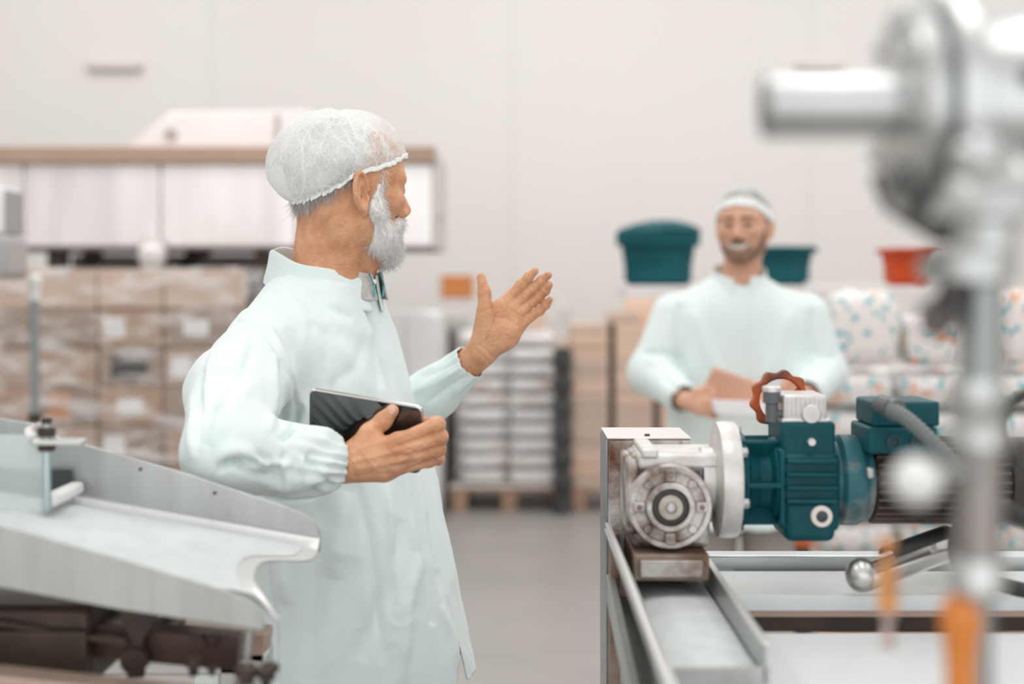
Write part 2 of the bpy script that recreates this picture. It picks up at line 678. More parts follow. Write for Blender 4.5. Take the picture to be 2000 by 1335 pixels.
def head_sdf(p, smile=False, ears=True):
    """a head, face towards +x, up +z, origin between the ear canals"""
    q = p.copy()
    q[:, 1] = np.abs(q[:, 1])
    d = ell(q, (-.012, 0, .050), (.099, .077, .088))
    d = smin(d, ell(q, (.028, 0, -.005), (.062, .061, .082)), .04)
    d = smin(d, ell(q, (.033, 0, .055), (.060, .066, .055)), .03)
    d = smin(d, cone(q, (.0, .050, -.045), (.07, .016, -.078), .022, .019), .03)
    d = smin(d, ell(q, (.080, 0, -.080), (.018, .02, .017)), .02)
    d = smin(d, ell(q, (.060, .045, -.002 + (.004 if smile else 0)), (.028, .022, .02)), .018)
    d = smin(d, cone(q, (.093, 0, .028), (.113, 0, -.010), .0075, .0105), .014)
    d = smin(d, ell(q, (.102, .0115, -.017), (.012, .0085, .0085)), .008)
    d = smin(d, cone(q, (.091, .006, .038), (.078, .048, .038), .009, .009), .016)
    d = smax(d, -ell(q, (.106, .032, .02), (.016, .017, .011)), .014)
    d = smin(d, ell(q, (.081, .032, .020), (.0135, .016, .012)), .005)
    d = smin(d, cone(q, (.099, 0, -.037), (.084, .027, -.040), .006, .004), .009)
    d = smin(d, cone(q, (.097, 0, -.055 if smile else -.050), (.083, .024, -.047), .0065, .004), .009)
    # wrinkles at the outer eye and a cheek fold
    for zz in (-.008, .0, .008):
        d = smax(d, -cone(q, (.072, .054, .020 + zz * .7), (.055, .064, .020 + zz * 1.6), .0012, .0006), .004)
    d = smax(d, -cone(q, (.098, .020, -.016), (.082, .038, -.042), .0016, .0012), .006)
    if ears:
        ca, sa = math.cos(.45), math.sin(.45)
        e = q - np.array((.000, .073, .003))
        u = -e[:, 0] * ca + e[:, 1] * sa
        w = e[:, 0] * sa + e[:, 1] * ca
        v = e[:, 2]
        u = u - v * .16

        def eld(cu, cv, ru, rv):
            a, b = u - cu, v - cv
            k0 = np.sqrt((a / ru) ** 2 + (b / rv) ** 2)
            k1 = np.sqrt((a / ru ** 2) ** 2 + (b / rv ** 2) ** 2) + 1e-9
            return k0 * (k0 - 1) / k1
        o = eld(.012, .004, .0165, .030)
        ear = smax(np.abs(w - .002) - .0032, o, .003)
        rim = np.sqrt(o * o + (w - .0065) ** 2) - .0042
        rim = np.where(u < -.001, np.maximum(rim, -(v - .006)), rim)
        ear = smin(ear, rim, .003)
        o2 = eld(.011, -.002, .0085, .0175)
        ear = smin(ear, np.maximum(np.sqrt(o2 * o2 + (w - .006) ** 2) - .0028, -(u - .006)), .004)
        ear = smin(ear, ell(np.stack([u, w, v], 1), (.006, .004, -.0275), (.0095, .0045, .0095)), .005)
        ear = smin(ear, ell(np.stack([u, w, v], 1), (-.002, .006, -.006), (.0045, .0045, .007)), .003)
        ear = smax(ear, -ell(np.stack([u, w, v], 1), (.006, .007, -.004), (.0055, .006, .009)), .003)
        d = smin(d, ear, .006)
    return d


def scalp_sdf(p):
    return ell(p, (-.012, 0, .050), (.099, .077, .088))


def strands(src_v, src_n, count, dirf, lmin, lmax, r, rng, parts=2):
    """thin tapered hair strands grown from surface points"""
    idx = rng.integers(0, len(src_v), count)
    b = src_v[idx] + rng.normal(0, .0008, (count, 3))
    d0 = dirf(b, src_n[idx]) + rng.normal(0, .22, (count, 3))
    d0 /= np.linalg.norm(d0, axis=1)[:, None]
    L = rng.uniform(lmin, lmax, count)[:, None]
    side = np.cross(d0, rng.normal(0, 1, (count, 3)))
    side /= np.linalg.norm(side, axis=1)[:, None]
    s2 = np.cross(d0, side)
    bend = rng.normal(0, .25, (count, 3))
    pts = []
    for t, rr in ((0, 1.0), (.55, .8)):
        c = b + d0 * L * t + bend * L * t * t
        for a in (0, 2.1, 4.2):
            pts.append(c + (side * math.cos(a) + s2 * math.sin(a)) * r * rr)
    pts.append(b + d0 * L + bend * L)
    v = np.stack(pts, 1).reshape(-1, 3)
    base = (np.arange(count) * 7)[:, None]
    fq = np.concatenate([base + np.array([[0, 1, 4, 3]]), base + np.array([[1, 2, 5, 4]]), base + np.array([[2, 0, 3, 5]])])
    ft = np.concatenate([base + np.array([[3, 4, 6, 6]]), base + np.array([[4, 5, 6, 6]]), base + np.array([[5, 3, 6, 6]])])
    return v, [tuple(q) for q in fq] + [tuple(q[:3]) for q in ft]


def to_world(v, R, o):
    return v @ R.T + o


def to_local(p, R, o):
    return (p - o) @ R


def hairnet(name, R, o, m, parent, puff, seed, back=.022):
    C = np.array((-.012, 0, .050))
    rad = np.array((.099, .077, .088)) + .007
    nu, nv = 220, 70
    vs = np.zeros((nv, nu, 3))
    az = np.arange(nu) / nu * 2 * PI
    zr = np.interp(np.degrees(np.abs(((az + PI) % (2 * PI)) - PI)), (0, 35, 62, 80, 95, 108, 125, 140, 155, 180), (.030, .024, .006, -.005, -.015, -.035, -.054, -.066, -.076, -.080))
    for _ in range(6):
        zr = (np.roll(zr, 1) + 2 * zr + np.roll(zr, -1)) / 4
    rd = np.stack([np.cos(az) * .1, np.sin(az) * .077, zr], 1)
    rd /= np.linalg.norm(rd, axis=1)[:, None]
    up = np.array((-.12, 0, 1.0)) / np.linalg.norm((-.12, 0, 1.0))
    for j in range(nv):
        t = j / (nv - 1)
        om = np.arccos(np.clip(rd @ up, -1, 1))
        w0, w1 = np.sin((1 - t) * om) / np.sin(om), np.sin(t * om) / np.sin(om)
        dr = rd * w0[:, None] + up * w1[:, None]
        r = 1 / np.sqrt(((dr / rad) ** 2).sum(1))
        bk = np.maximum(0, -np.cos(az)) ** 1.2
        r = r + puff * min(1, t * 5) * (1 - .4 * t) + back * bk * math.sin(min(1, t * 3.2) * PI * .5) * (1 - t) ** .7
        r = r + .012 * np.maximum(0, np.cos(az)) ** 1.5 * (1 - t) ** .5
        vs[j] = C + dr * r[:, None]
        # gathered frill at the elastic rim
        if t < .16:
            g = (1 - t / .16)
            vs[j] += dr * (np.sin(az * 46 + 1.3 * np.sin(az * 5)) * .0022 * g)[:, None]
            vs[j, :, 2] += np.sin(az * 23 + seed) * .0012 * g
    flat = vs.reshape(-1, 3)
    disp = np.array([mnoise.ridged_multi_fractal(Vector(p * np.array((1, 1, .55)) * 26 + seed), 1.0, 2.1, 3, 1.0, 2.0) for p in flat])
    disp2 = np.array([mnoise.noise(Vector(p * 17 + seed * 3)) for p in flat])
    tt = np.repeat(np.arange(nv) / (nv - 1), nu)
    flat += (flat - C) / np.linalg.norm(flat - C, axis=1)[:, None] * ((disp - 1.0) * .0016 + disp2 * .0035)[:, None] * np.clip(tt * 6, .2, 1)[:, None]
    f = []
    for j in range(nv - 1):
        for i in range(nu):
            f.append((j * nu + i, j * nu + (i + 1) % nu, (j + 1) * nu + (i + 1) % nu, (j + 1) * nu + i))
    net = link_mesh(name, to_world(flat, R, o), f, m, parent, angle=180)

    def ruffle(u, t):
        k = u * nu
        i0 = int(k) % nu
        q = vs[0, i0] * (1 - (k % 1)) + vs[0, (i0 + 1) % nu] * (k % 1)
        q = C + (q - C) * (1.012 + .012 * t * (1 - t)) + (q - C) * .022 * math.sin(u * 2 * PI * 58 + math.sin(u * 60)) * (.35 + abs(t - .5))
        return to_world(q + np.array((0, 0, -.0035 + .0085 * t)), R, o)
    rf = MB().grid(ruffle, 520, 5, closed_u=True).build('elastic_band', NETRIM, net, angle=180)
    rf.modifiers.new('solid', 'SOLIDIFY').thickness = .0008
    return net


def finger_group(p, H):
    """hand: wrist, four fingers of joints, thumb; one smooth surface"""
    d = None
    for fg in H['fingers']:
        J, r = fg
        palm = cone(p, H['wrist'] + (np.asarray(J[0]) - H['wrist']) * .18, J[0], H.get('carp', .0155), r[0] * 1.28)
        d = palm if d is None else smin(d, palm, H.get('kp', .014))
    dt = chain(p, H['thumb'][0], H['thumb'][1], .008)
    fing = None
    for J, r in H['fingers']:
        e = chain(p, J, r, .004)
        # knuckle swellings
        for i in (1, 2):
            e = smin(e, ell(p, J[i], (r[i] * 1.08,) * 3), .004)
        fing = e if fing is None else smin(fing, e, .0012)
    d = smin(d, fing, .009)
    d = smin(d, dt, .012)
    for (c, r) in H.get('pads', ()):
        d = smin(d, ell(p, c, r), .014)
    for (a, b, ra, rb) in H.get('tendons', ()):
        d = smin(d, cone(p, a, b, ra, rb), .005)
    for (a, b, r) in H.get('creases', ()):
        d = smax(d, -cone(p, a, b, r, r * .6), .003)
    return d


def culled(p, fn, c, r):
    """evaluate a costly shape only near its bounding sphere"""
    d = np.sqrt(((p - np.asarray(c)) ** 2).sum(1)) - r
    m = d < .035
    if m.any():
        d[m] = fn(p[m])
    return d


def torso_sdf(p, org, R, Z, CX, A, B, e=2.25):
    q = (p - org) @ R
    z = p[:, 2]
    a, b, cx = np.interp(z, Z, A), np.interp(z, Z, B), np.interp(z, Z, CX)
    x, y = np.abs(q[:, 0] - cx) / a, np.abs(q[:, 1]) / b
    r = (x ** e + y ** e + 1e-9) ** (1 / e)
    return (r - 1) * np.minimum(a, b) * .93


def smooth_interp(Z, V, n=40):
    """monotone-ish resampling of a profile so that lofts have no kinks"""
    z = np.linspace(Z[0], Z[-1], n)
    v = np.interp(z, Z, V)
    for _ in range(4):
        v[1:-1] = (v[:-2] + 2 * v[1:-1] + v[2:]) / 4
    return z, v


def cut_sleeve(v, f, w, direction, span=.16):
    """open the sleeve at the cuff: drop what lies beyond the wrist plane"""
    c = v[f].mean(1)
    rel = c - w
    t = rel @ direction
    keep = ~((t > 0) & (np.linalg.norm(rel, axis=1) < span))
    return drop_faces(v, f, keep)


def project_px(v):
    return np.stack([1000 + v[:, 0] / v[:, 1] * F, HZ + (CAMZ - v[:, 2]) / v[:, 1] * F], 1)


# ================================================================= the older man with the tablet
person1 = thing('person', 'older white-bearded person in mint coat and hairnet, tablet in one hand, gesturing with the other', 'person', (-.32, 2.47, 0))
TH = math.radians(-22)
ORG1 = np.array((-.325, 2.48, 0.0))
RT1 = rotz(TH)
RH1 = rotz(math.radians(30)) @ np.array([[math.cos(.06), 0, math.sin(.06)], [0, 1, 0], [-math.sin(.06), 0, math.cos(.06)]])
OH1 = np.array((-.2845, 2.455, 1.612))


def loc1(x, y, z):
    return ORG1 * np.array((1, 1, 0)) + RT1 @ np.array((x, y, 0)) + np.array((0, 0, z))


# tablet plane
tTL, tTR = P(603, 759, 2.135), P(825, 796, 2.092)
tBR0 = P(840, 931, 2.124)
e1 = (tTR - tTL)
TABW = e1.length
e1.normalize()
e2 = (tBR0 - tTR)
e2 = (e2 - e1 * e2.dot(e1))
TABH = e2.length
e2.normalize()
e3 = e1.cross(e2)            # screen normal or its opposite
if e3.y > 0:
    e3 = -e3
TABC = tTL + e1 * TABW / 2 + e2 * TABH / 2


def tabd(px, py):
    """distance at which the view ray through a pixel meets the screen plane"""
    eye = Vector((0, 0, CAMZ))
    r = P(px, py, 1.0) - eye
    return (TABC - eye).dot(e3) / r.dot(e3)


def T(px, py, off):
    return PN(px, py, tabd(px, py) + off)


W1 = PN(664, 906, 2.105)
r_f = (.0125, .0105, .0088, .0072)
hand_r = dict(
    wrist=W1, carp=.0205, kp=.016,
    fingers=[
        ([T(776, 866, -.046), T(853, 829, -.012), T(848, 826, .018), T(812, 826, .021)], (.0130, .0112, .0092, .0078)),
        ([T(776, 887, -.055), T(859, 853, -.014), T(853, 851, .018), T(812, 851, .021)], (.0130, .0112, .0092, .0078)),
        ([T(766, 906, -.060), T(855, 876, -.016), T(852, 874, .018), T(812, 875, .021)], (.0125, .0108, .0090, .0075)),
        ([T(750, 920, -.060), T(838, 898, -.018), T(856, 896, .010), T(828, 897, .021)], (.0115, .0100, .0082, .0068)),
    ],
    thumb=([W1 + (T(776, 866, -.046) - W1) * .22, T(722, 846, -.034), T(748, 822, -.018), T(766, 802, -.0115)], (.019, .0145, .0122, .0098)),
    pads=[(T(712, 880, -.040), (.022, .016, .02)), (T(735, 905, -.045), (.03, .016, .016))],
)
hand_r['tendons'] = [(W1 + np.array((.012, -.012, .004)), fg[0][0] + np.array((-.012, -.0115, .002)), .004, .0035) for fg in hand_r['fingers']]
hand_r['creases'] = [(fg[0][0] + (fg[0][1] - fg[0][0]) * .86 + np.array((-.001, -.012, .009)), fg[0][0] + (fg[0][1] - fg[0][0]) * .86 + np.array((-.001, -.012, -.009)), .0012) for fg in hand_r['fingers']]

DL = 2.585
W2 = PN(935, 694, DL + .005)


def L(px, py, dd=0.0):
    return PN(px, py, DL + dd)


hand_l = dict(
    wrist=W2, carp=.0185, kp=.018,
    fingers=[
        ([L(972, 603, .004), L(1017, 556, .004), L(1033, 540, .0), L(1045, 529, -.006)], (.0108, .0088, .0082, .0068)),
        ([L(989, 609, .006), L(1041, 562, .008), L(1058, 547, .004), L(1071, 537, -.004)], (.0108, .0088, .0082, .0068)),
        ([L(1004, 620, .008), L(1053, 580, .010), L(1065, 567, .006), L(1073, 556, -.002)], (.0104, .0085, .0079, .0066)),
        ([L(1013, 636, .008), L(1055, 606, .008), L(1066, 595, .004), L(1074, 585, -.002)], (.0096, .0078, .0072, .006)),
    ],
    thumb=([L(940, 672, -.004), L(948, 612, -.016), L(946, 572, -.012), L(940, 541, -.006)], (.020, .0150, .0108, .0080)),
    pads=[(L(956, 640, -.008), (.021, .017, .028)), (L(994, 648, -.004), (.022, .016, .024)), (L(975, 665, -.002), (.028, .015, .020)), (L(988, 614, .002), (.026, .0125, .022))],
    creases=[],
)
CREASES_L = [[(950, 664), (962, 640), (970, 616), (980, 600)], [(968, 618), (990, 622), (1012, 636), (1016, 648)], [(992, 600), (1008, 612), (1030, 622)],
             [(926, 680), (942, 694), (958, 710)], [(934, 672), (950, 684), (966, 698)], [(944, 576), (952, 575)], [(936, 610), (962, 600)]]
for fg in hand_l['fingers']:
    J = fg[0]
    for t0 in (J[0] * .42 + J[1] * .58, J[1], J[2]):
        ax = np.array((-(J[1] - J[0])[2], 0, (J[1] - J[0])[0]))
        ax /= np.linalg.norm(ax)
        hand_l['creases'].append((t0 + ax * .007 + np.array((0, -.0086, 0)), t0 - ax * .007 + np.array((0, -.0086, 0)), .0009))

SH_R, SH_L = loc1(-.012, -.165, 1.352), loc1(-.055, .150, 1.352)
EL_R, EL_L = PN(440, 884, 2.02), PN(758, 838, 2.70)
NB = np.array((-.322, 2.468, 1.43))


def body1(p):
    d = culled(p, lambda k: head_sdf(to_local(k, RH1, OH1)), OH1 + np.array((0, 0, .02)), .165)
    q = p
    d = smin(d, cone(q, OH1 + np.array((-.022, .0, -.035)), NB, .060, .066), .03)
    # tendon and throat
    d = smin(d, cone(q, OH1 + RH1 @ np.array((-.03, -.052, -.045)), NB + np.array((.05, -.035, .02)), .016, .012), .02)
    d = smin(d, cone(q, OH1 + RH1 @ np.array((.045, 0, -.075)), NB + np.array((.055, .005, .02)), .022, .020), .03)
    # nape creases
    for zz in (-.058, -.085):
        d = smax(d, -cone(q, OH1 + np.array((-.105, -.03, zz)), OH1 + np.array((-.055, -.085, zz - .006)), .003, .002), .008)
    t = torso_sdf(p, ORG1, RT1, np.array((.95, 1.1, 1.25, 1.36, 1.42, 1.46)), np.zeros(6), np.array((.11, .12, .10, .095, .08, .055)), np.array((.15, .15, .16, .16, .12, .06)))
    t = np.maximum(t, np.maximum(p[:, 2] - 1.46, .95 - p[:, 2]))
    d = smin(d, t, .04)
    for S, E, W in ((SH_R, EL_R, W1), (SH_L, EL_L, W2)):
        d = smin(d, cone(p, S, E, .048, .040), .03)
        d = smin(d, cone(p, E, W, .041, .026), .02)
    d = smin(d, culled(p, lambda k: finger_group(k, hand_r), T(770, 870, -.02), .16), .010)
    d = smin(d, culled(p, lambda k: finger_group(k, hand_l), L(990, 620), .15), .010)
    return d


bv, bf = nets(body1, (-.62, 1.88, .93), (.10, 2.80, 1.80), .0022, L=5)
bn = vnormals(bv, bf)
bpx = project_px(bv)
on = (bv[:, 1] > 2.5) & (bpx[:, 0] > 900) & (bn[:, 1] < -.2)
for line in CREASES_L:
    bv[on] += bn[on] * (np.exp(-(polydist(bpx[on], line) / 2.2) ** 2) * -.0016)[:, None]
# loose skin, veins and wrinkles on the tablet hand
on = (bv[:, 1] < 2.3) & (bpx[:, 0] > 640) & (bn[:, 1] < .3)
VEINS = [([(690, 885), (725, 868), (768, 858), (800, 846)], 4, .0014), ([(690, 900), (730, 893), (775, 880), (820, 866)], 4, .0015),
         ([(700, 915), (740, 908), (775, 902), (815, 888)], 4, .0013), ([(705, 875), (718, 895), (735, 915)], 3, .0011),
         ([(780, 868), (800, 876), (812, 884)], 4, -.0016), ([(770, 890), (800, 890), (830, 880)], 4, -.0022), ([(775, 870), (815, 858), (845, 846)], 3, -.0020),
         ([(765, 910), (795, 908), (825, 898)], 4, -.0022), ([(742, 838), (752, 846), (768, 850)], 4, -.0018), ([(738, 822), (744, 832)], 3, -.001),
         ([(730, 832), (738, 843)], 3, -.001), ([(746, 812), (757, 824)], 2.5, -.0009), ([(690, 930), (730, 925), (770, 925)], 4, -.0012)]
for line, w, a in VEINS:
    bv[on] += bn[on] * (np.exp(-(polydist(bpx[on], line) / w) ** 2) * a)[:, None]
body_o = link_mesh('body', bv, bf, SKIN1, person1, angle=180)

# finger and thumb nails
def nail(name, c, axis, normal, w, l, parent, m):
    a = Vector(axis).normalized()
    n = Vector(normal)
    n = (n - a * n.dot(a)).normalized()
    s = a.cross(n)
    rot = Matrix((a, s, n)).transposed()
    MB().sphere(c, (l / 2, w / 2, .0016), 14, 8, rot=rot).build(name, m, parent)


NAIL = mat('finger_nail', (.74, .47, .36), .3)
tj = hand_r['thumb'][0]
nail('thumb_nail', Vector(tj[3]) + Vector((-.0005, -.0085, .001)), tj[3] - tj[2], (-.1, -1, .25), .012, .0145, person1, NAIL)

# white beard: a soft volume and strands
def beard_sdf(p):
    q = to_local(p, RH1, OH1)
    q[:, 1] = np.abs(q[:, 1])
    d = cone(q, (.031, .0655, .058), (.028, .0615, -.02), .0105, .0125)
    d = smin(d, cone(q, (.028, .0585, -.02), (.050, .042, -.062), .0165, .023), .02)
    d = smin(d, cone(q, (.050, .036, -.066), (.080, 0, -.078), .024, .028), .025)
    d = smin(d, cone(q, (.074, 0, -.080), (.078, 0, -.090), .026, .018), .02)
    d = smin(d, cone(q, (.102, 0, -.028), (.082, .030, -.046), .009, .010), .012)
    return d


v, f = nets(beard_sdf, OH1 + np.array((-.14, -.14, -.16)), OH1 + np.array((.16, .16, .08)), .003, L=3)
n = vnormals(v, f)
n0 = RNG.normal(0, 1, len(v))
v2 = v + n * (np.sin(v[:, 0] * 380 + v[:, 2] * 90) * np.sin(v[:, 2] * 150 + v[:, 1] * 300) * .0012)[:, None]
fw = RH1 @ np.array((1, 0, 0))
sv, sf = strands(v, n, 11000, lambda b, nn: nn * .55 + np.array((0, 0, -.9)) + fw * .25, .006, .014, .00034, RNG)
allf = [tuple(q) for q in f] + [tuple(i + len(v2) for i in q) for q in sf]
link_mesh('beard', np.concatenate([v2, sv]), allf, WHITE_HAIR, person1, angle=180)

# cropped hair under the net and along the nape
def hair1(p):
    q = to_local(p, RH1, OH1)
    d = smin(scalp_sdf(q), cone(p, OH1 + np.array((-.022, .0, -.035)), NB, .060, .066), .03) - .0012
    return np.maximum(d, -(-.66 * q[:, 0] + .75 * q[:, 2] - .036))


v, f = nets(hair1, OH1 + np.array((-.16, -.16, -.1)), OH1 + np.array((.16, .16, .18)), .004, L=3)
n = vnormals(v, f)
ql = to_local(v, RH1, OH1)
edge = (-.66 * ql[:, 0] + .75 * ql[:, 2] - .036 < .020) & (ql[:, 0] < -.02)
sv, sf = strands(v[edge], n[edge], 3200, lambda b, nn: nn * .22 + np.array((-.02, 0, -1.0)), .010, .024, .00035, RNG)
link_mesh('hair', np.concatenate([v, sv]), [tuple(q) for q in f] + [tuple(i + len(v) for i in q) for q in sf], GREY_HAIR, person1, angle=180)
hairnet('hairnet', RH1, OH1, NET, person1, .009, 3.1)

# ---- coat
Zs = np.array((.70, .82, .963, 1.137, 1.25, 1.339, 1.40, 1.44, 1.47, 1.51))
CXs = np.array((.031, .031, .027, .016, .0, -.011, -.013, -.008, -.004, .0))
As = np.array((.240, .228, .200, .165, .142, .127, .114, .100, .088, .078))
Bs = np.array((.228, .222, .212, .200, .192, .185, .168, .120, .084, .070))
zz_, CX_ = smooth_interp(Zs, CXs)
_, A_ = smooth_interp(Zs, As)
_, B_ = smooth_interp(Zs, Bs)
cuffR = W1 + (EL_R - W1) / np.linalg.norm(EL_R - W1) * .004
dirR = (W1 - EL_R) / np.linalg.norm(W1 - EL_R)
cuffL = W2 + (EL_L - W2) / np.linalg.norm(EL_L - W2) * .022
dirL = (W2 - EL_L) / np.linalg.norm(W2 - EL_L)


def coat1(p):
    d = torso_sdf(p, ORG1, RT1, zz_, CX_, A_, B_)
    d = smax(d, p[:, 2] - 1.475, .02)
    for s in (-1, 1):
        d = smin(d, cone(p, loc1(-.02, s * .050, 1.435), loc1(-.02 - .03 * (s > 0), s * .145, 1.378), .040, .050), .04)
    # the sleeve: full at the upper arm, a little ballooned before the cuff
    m1, m2 = SH_R * .5 + EL_R * .5 + np.array((-.022, 0, .01)), EL_R * .45 + cuffR * .55
    s1 = smin(cone(p, SH_R, m1, .074, .071), cone(p, m1, EL_R, .071, .060), .02)
    s1 = smin(s1, cone(p, EL_R, m2, .058, .049), .03)
    s1 = smin(s1, cone(p, m2, cuffR - dirR * .035, .050, .047), .02)
    s1 = smin(s1, cone(p, cuffR - dirR * .035, cuffR + dirR * .02, .046, .031), .015)
    d = smin(d, s1, .03)
    m1, m2 = SH_L * .5 + EL_L * .5, EL_L * .45 + cuffL * .55
    s2 = smin(cone(p, SH_L, m1, .064, .062), cone(p, m1, EL_L, .062, .058), .02)
    s2 = smin(s2, cone(p, EL_L, m2, .058, .046), .03)
    s2 = smin(s2, cone(p, m2, cuffL + dirL * .02, .045, .031), .02)
    d = smin(d, s2, .025)
    return np.maximum(d, .76 - p[:, 2])


v, f = nets(coat1, (-.66, 1.85, .72), (.08, 2.90, 1.52), .0035, L=4)
n = vnormals(v, f)
px = project_px(v)
face_cam = np.clip(-(n * (v - np.array((0, 0, CAMZ)))).sum(1) / np.linalg.norm(v - np.array((0, 0, CAMZ)), axis=1) * 3, 0, 1)
near = v[:, 1] < 2.62
FOLDS = [
    ([(455, 905), (500, 925), (540, 935)], 8, -.005), ([(470, 890), (520, 905), (575, 905)], 7, .004),
    ([(560, 880), (545, 910), (548, 950)], 6, -.004), ([(600, 875), (590, 905), (598, 950)], 6, .003),
    ([(548, 700), (556, 780), (548, 850)], 9, -.005), ([(535, 690), (538, 770), (528, 845)], 10, .004),
    ([(500, 660), (480, 720), (455, 790)], 9, -.004), ([(430, 660), (410, 720), (396, 800)], 8, .004),
    ([(600, 560), (640, 600), (690, 625)], 10, -.003), ([(540, 560), (600, 620), (660, 650)], 14, .003),
    ([(720, 660), (690, 720), (640, 760)], 12, -.002),
    ([(745, 760), (735, 700), (728, 650)], 8, -.003), ([(610, 640), (640, 700), (650, 760)], 9, .003),
    ([(560, 1000), (545, 1090), (555, 1180)], 14, .005), ([(700, 940), (720, 1040), (735, 1160), (750, 1300)], 10, -.005),
    ([(755, 940), (765, 1050), (775, 1180)], 9, .005),
    ([(830, 1000), (842, 1080), (862, 1160)], 6, -.003), ([(860, 1180), (880, 1250), (890, 1310)], 6, .004),
  # polyline in the picture, half width px, depth (negative = groove, positive = ridge)
    ([(464, 628), (517, 643), (552, 700), (572, 745), (580, 792)], 5, -.0035),
    ([(474, 622), (523, 636), (560, 700), (585, 790)], 7, .0025),
    ([(425, 915), (446, 902), (470, 899), (505, 907)], 7, -.014),
    ([(420, 893), (450, 880), (500, 884)], 14, .004),
    ([(410, 870), (445, 800), (492, 735)], 20, .004),
    ([(385, 870), (415, 790), (455, 715)], 16, -.004),
    ([(386, 890), (381, 850), (390, 770), (402, 720)], 9, -.003),
    ([(374, 900), (370, 840), (376, 770)], 9, .003),
    ([(400, 690), (425, 650), (455, 620)], 9, -.004),
    ([(520, 968), (602, 966), (655, 934)], 7, -.013),
    ([(510, 950), (590, 946), (650, 915)], 15, .0035),
    ([(545, 895), (560, 930), (556, 962)], 9, .004),
    ([(500, 880), (530, 905), (535, 950)], 8, -.004),
    ([(590, 880), (612, 910), (620, 945)], 7, -.004),
    ([(548, 862), (575, 828), (590, 790)], 7, -.011),
    ([(700, 800), (660, 860), (600, 905)], 18, -.004),
    ([(640, 650), (700, 720), (735, 800)], 18, .004),
    ([(560, 640), (600, 720), (610, 800)], 20, -.0035),
    ([(680, 960), (665, 1040), (650, 1130)], 18, .005),
    ([(640, 960), (620, 1060), (610, 1200), (600, 1335)], 22, -.005),
    ([(780, 1010), (760, 1150), (700, 1290)], 18, -.005),
    ([(820, 1080), (800, 1180), (790, 1335)], 14, .005),
    ([(712, 590), (734, 643), (757, 735), (766, 790), (802, 935), (825, 1063), (848, 1214)], 4, -.0065),
    ([(700, 592), (722, 645), (745, 737), (756, 795), (790, 940), (812, 1065), (836, 1214)], 7, .002),
    ([(724, 590), (748, 650), (772, 740), (815, 935), (838, 1063), (858, 1200)], 8, .003),
    ([(523, 1085), (533, 1170), (538, 1240), (538, 1335)], 4, -.0035),
    ([(800, 700), (850, 705), (890, 690)], 7, -.003),
    ([(800, 770), (850, 745), (905, 715)], 9, .004),
    ([(830, 790), (870, 760), (915, 728)], 6, -.004),
    ([(812, 740), (850, 725), (900, 700)], 6, -.003),
]
disp = np.zeros(len(v))
for line, w, a in FOLDS:
    far = line[0][0] >= 800 and line[0][1] < 800
    t_ = linefrac(px, line)
    tap = 1.0 if w <= 5 else np.clip(np.minimum(t_, 1 - t_) * 4, 0, 1) ** .7
    g = np.exp(-(polydist(px, line) / w) ** 2) * a * face_cam * tap * (1.35 if w <= 5 else 1.75)
    disp += np.where((v[:, 1] > 2.5) if far else near, g, 0)
# soft drape of the skirt and crumple of the sleeves
ql = (v - ORG1) @ RT1
ang = np.arctan2(ql[:, 1], ql[:, 0])
skirt = np.clip((1.12 - v[:, 2]) / .3, 0, 1)
disp += skirt * (.007 * np.sin(ang * 7 + 1.2 * np.sin(v[:, 2] * 9)) + .003 * np.sin(ang * 13 + 3))
lown = np.array([mnoise.noise(Vector(q)) + .5 * mnoise.noise(Vector(q) * 2.3) for q in v * np.array((9, 9, 6))])
rdg = np.array([mnoise.ridged_multi_fractal(Vector(q), 1.0, 2.0, 3, 1.0, 2.0) for q in v * np.array((7, 7, 5)) + lown[:, None] * .5])
disp += lown * .003 + (rdg - 1.1) * .0028
# gathers at the elastic cuffs
for (cw, dr, num, amp, span) in ((cuffR, dirR, 17, .0042, .05), (cuffL, dirL, 15, .0018, .05)):
    rel = v - cw
    t = rel @ dr
    side = np.cross(dr, (0, 0, 1.0))
    side /= np.linalg.norm(side)
    u2 = np.cross(side, dr)
    a2 = np.arctan2(rel @ u2, rel @ side)
    m = (np.linalg.norm(rel, axis=1) < .12)
    g = np.exp(-((t + .012) / span) ** 2) * m
    disp += g * amp * np.sin(a2 * num + 2 * np.sin(a2 * 3) + t * 25)
v = v + n * disp[:, None]
v, f = cut_sleeve(v, f, cuffR, dirR, .10)
v, f = cut_sleeve(v, f, cuffL, dirL, .10)
c = v[f].mean(1)
cl = (c - ORG1) @ RT1
hem = .800 + .006 * np.sin(np.arctan2(cl[:, 1], cl[:, 0]) * 5)
keep = (c[:, 2] > hem - .03 * (cl[:, 1] < 0) - .0)
wedge = (cl[:, 0] > 0.1) & (np.abs(cl[:, 1] + .005) < np.clip((.892 - c[:, 2]) * .24, 0, 1))
topo = (c[:, 2] > 1.44) & ((cl[:, 0] / .088) ** 2 + (cl[:, 1] / .082) ** 2 < 1)
v, f = drop_faces(v, f, keep & ~wedge & ~topo)
v = smooth_border(v, f, 10)
coat_o = link_mesh('coat', v, f, COAT, person1, angle=180)
so = coat_o.modifiers.new('solid', 'SOLIDIFY')
so.thickness, so.offset = .0022, -1

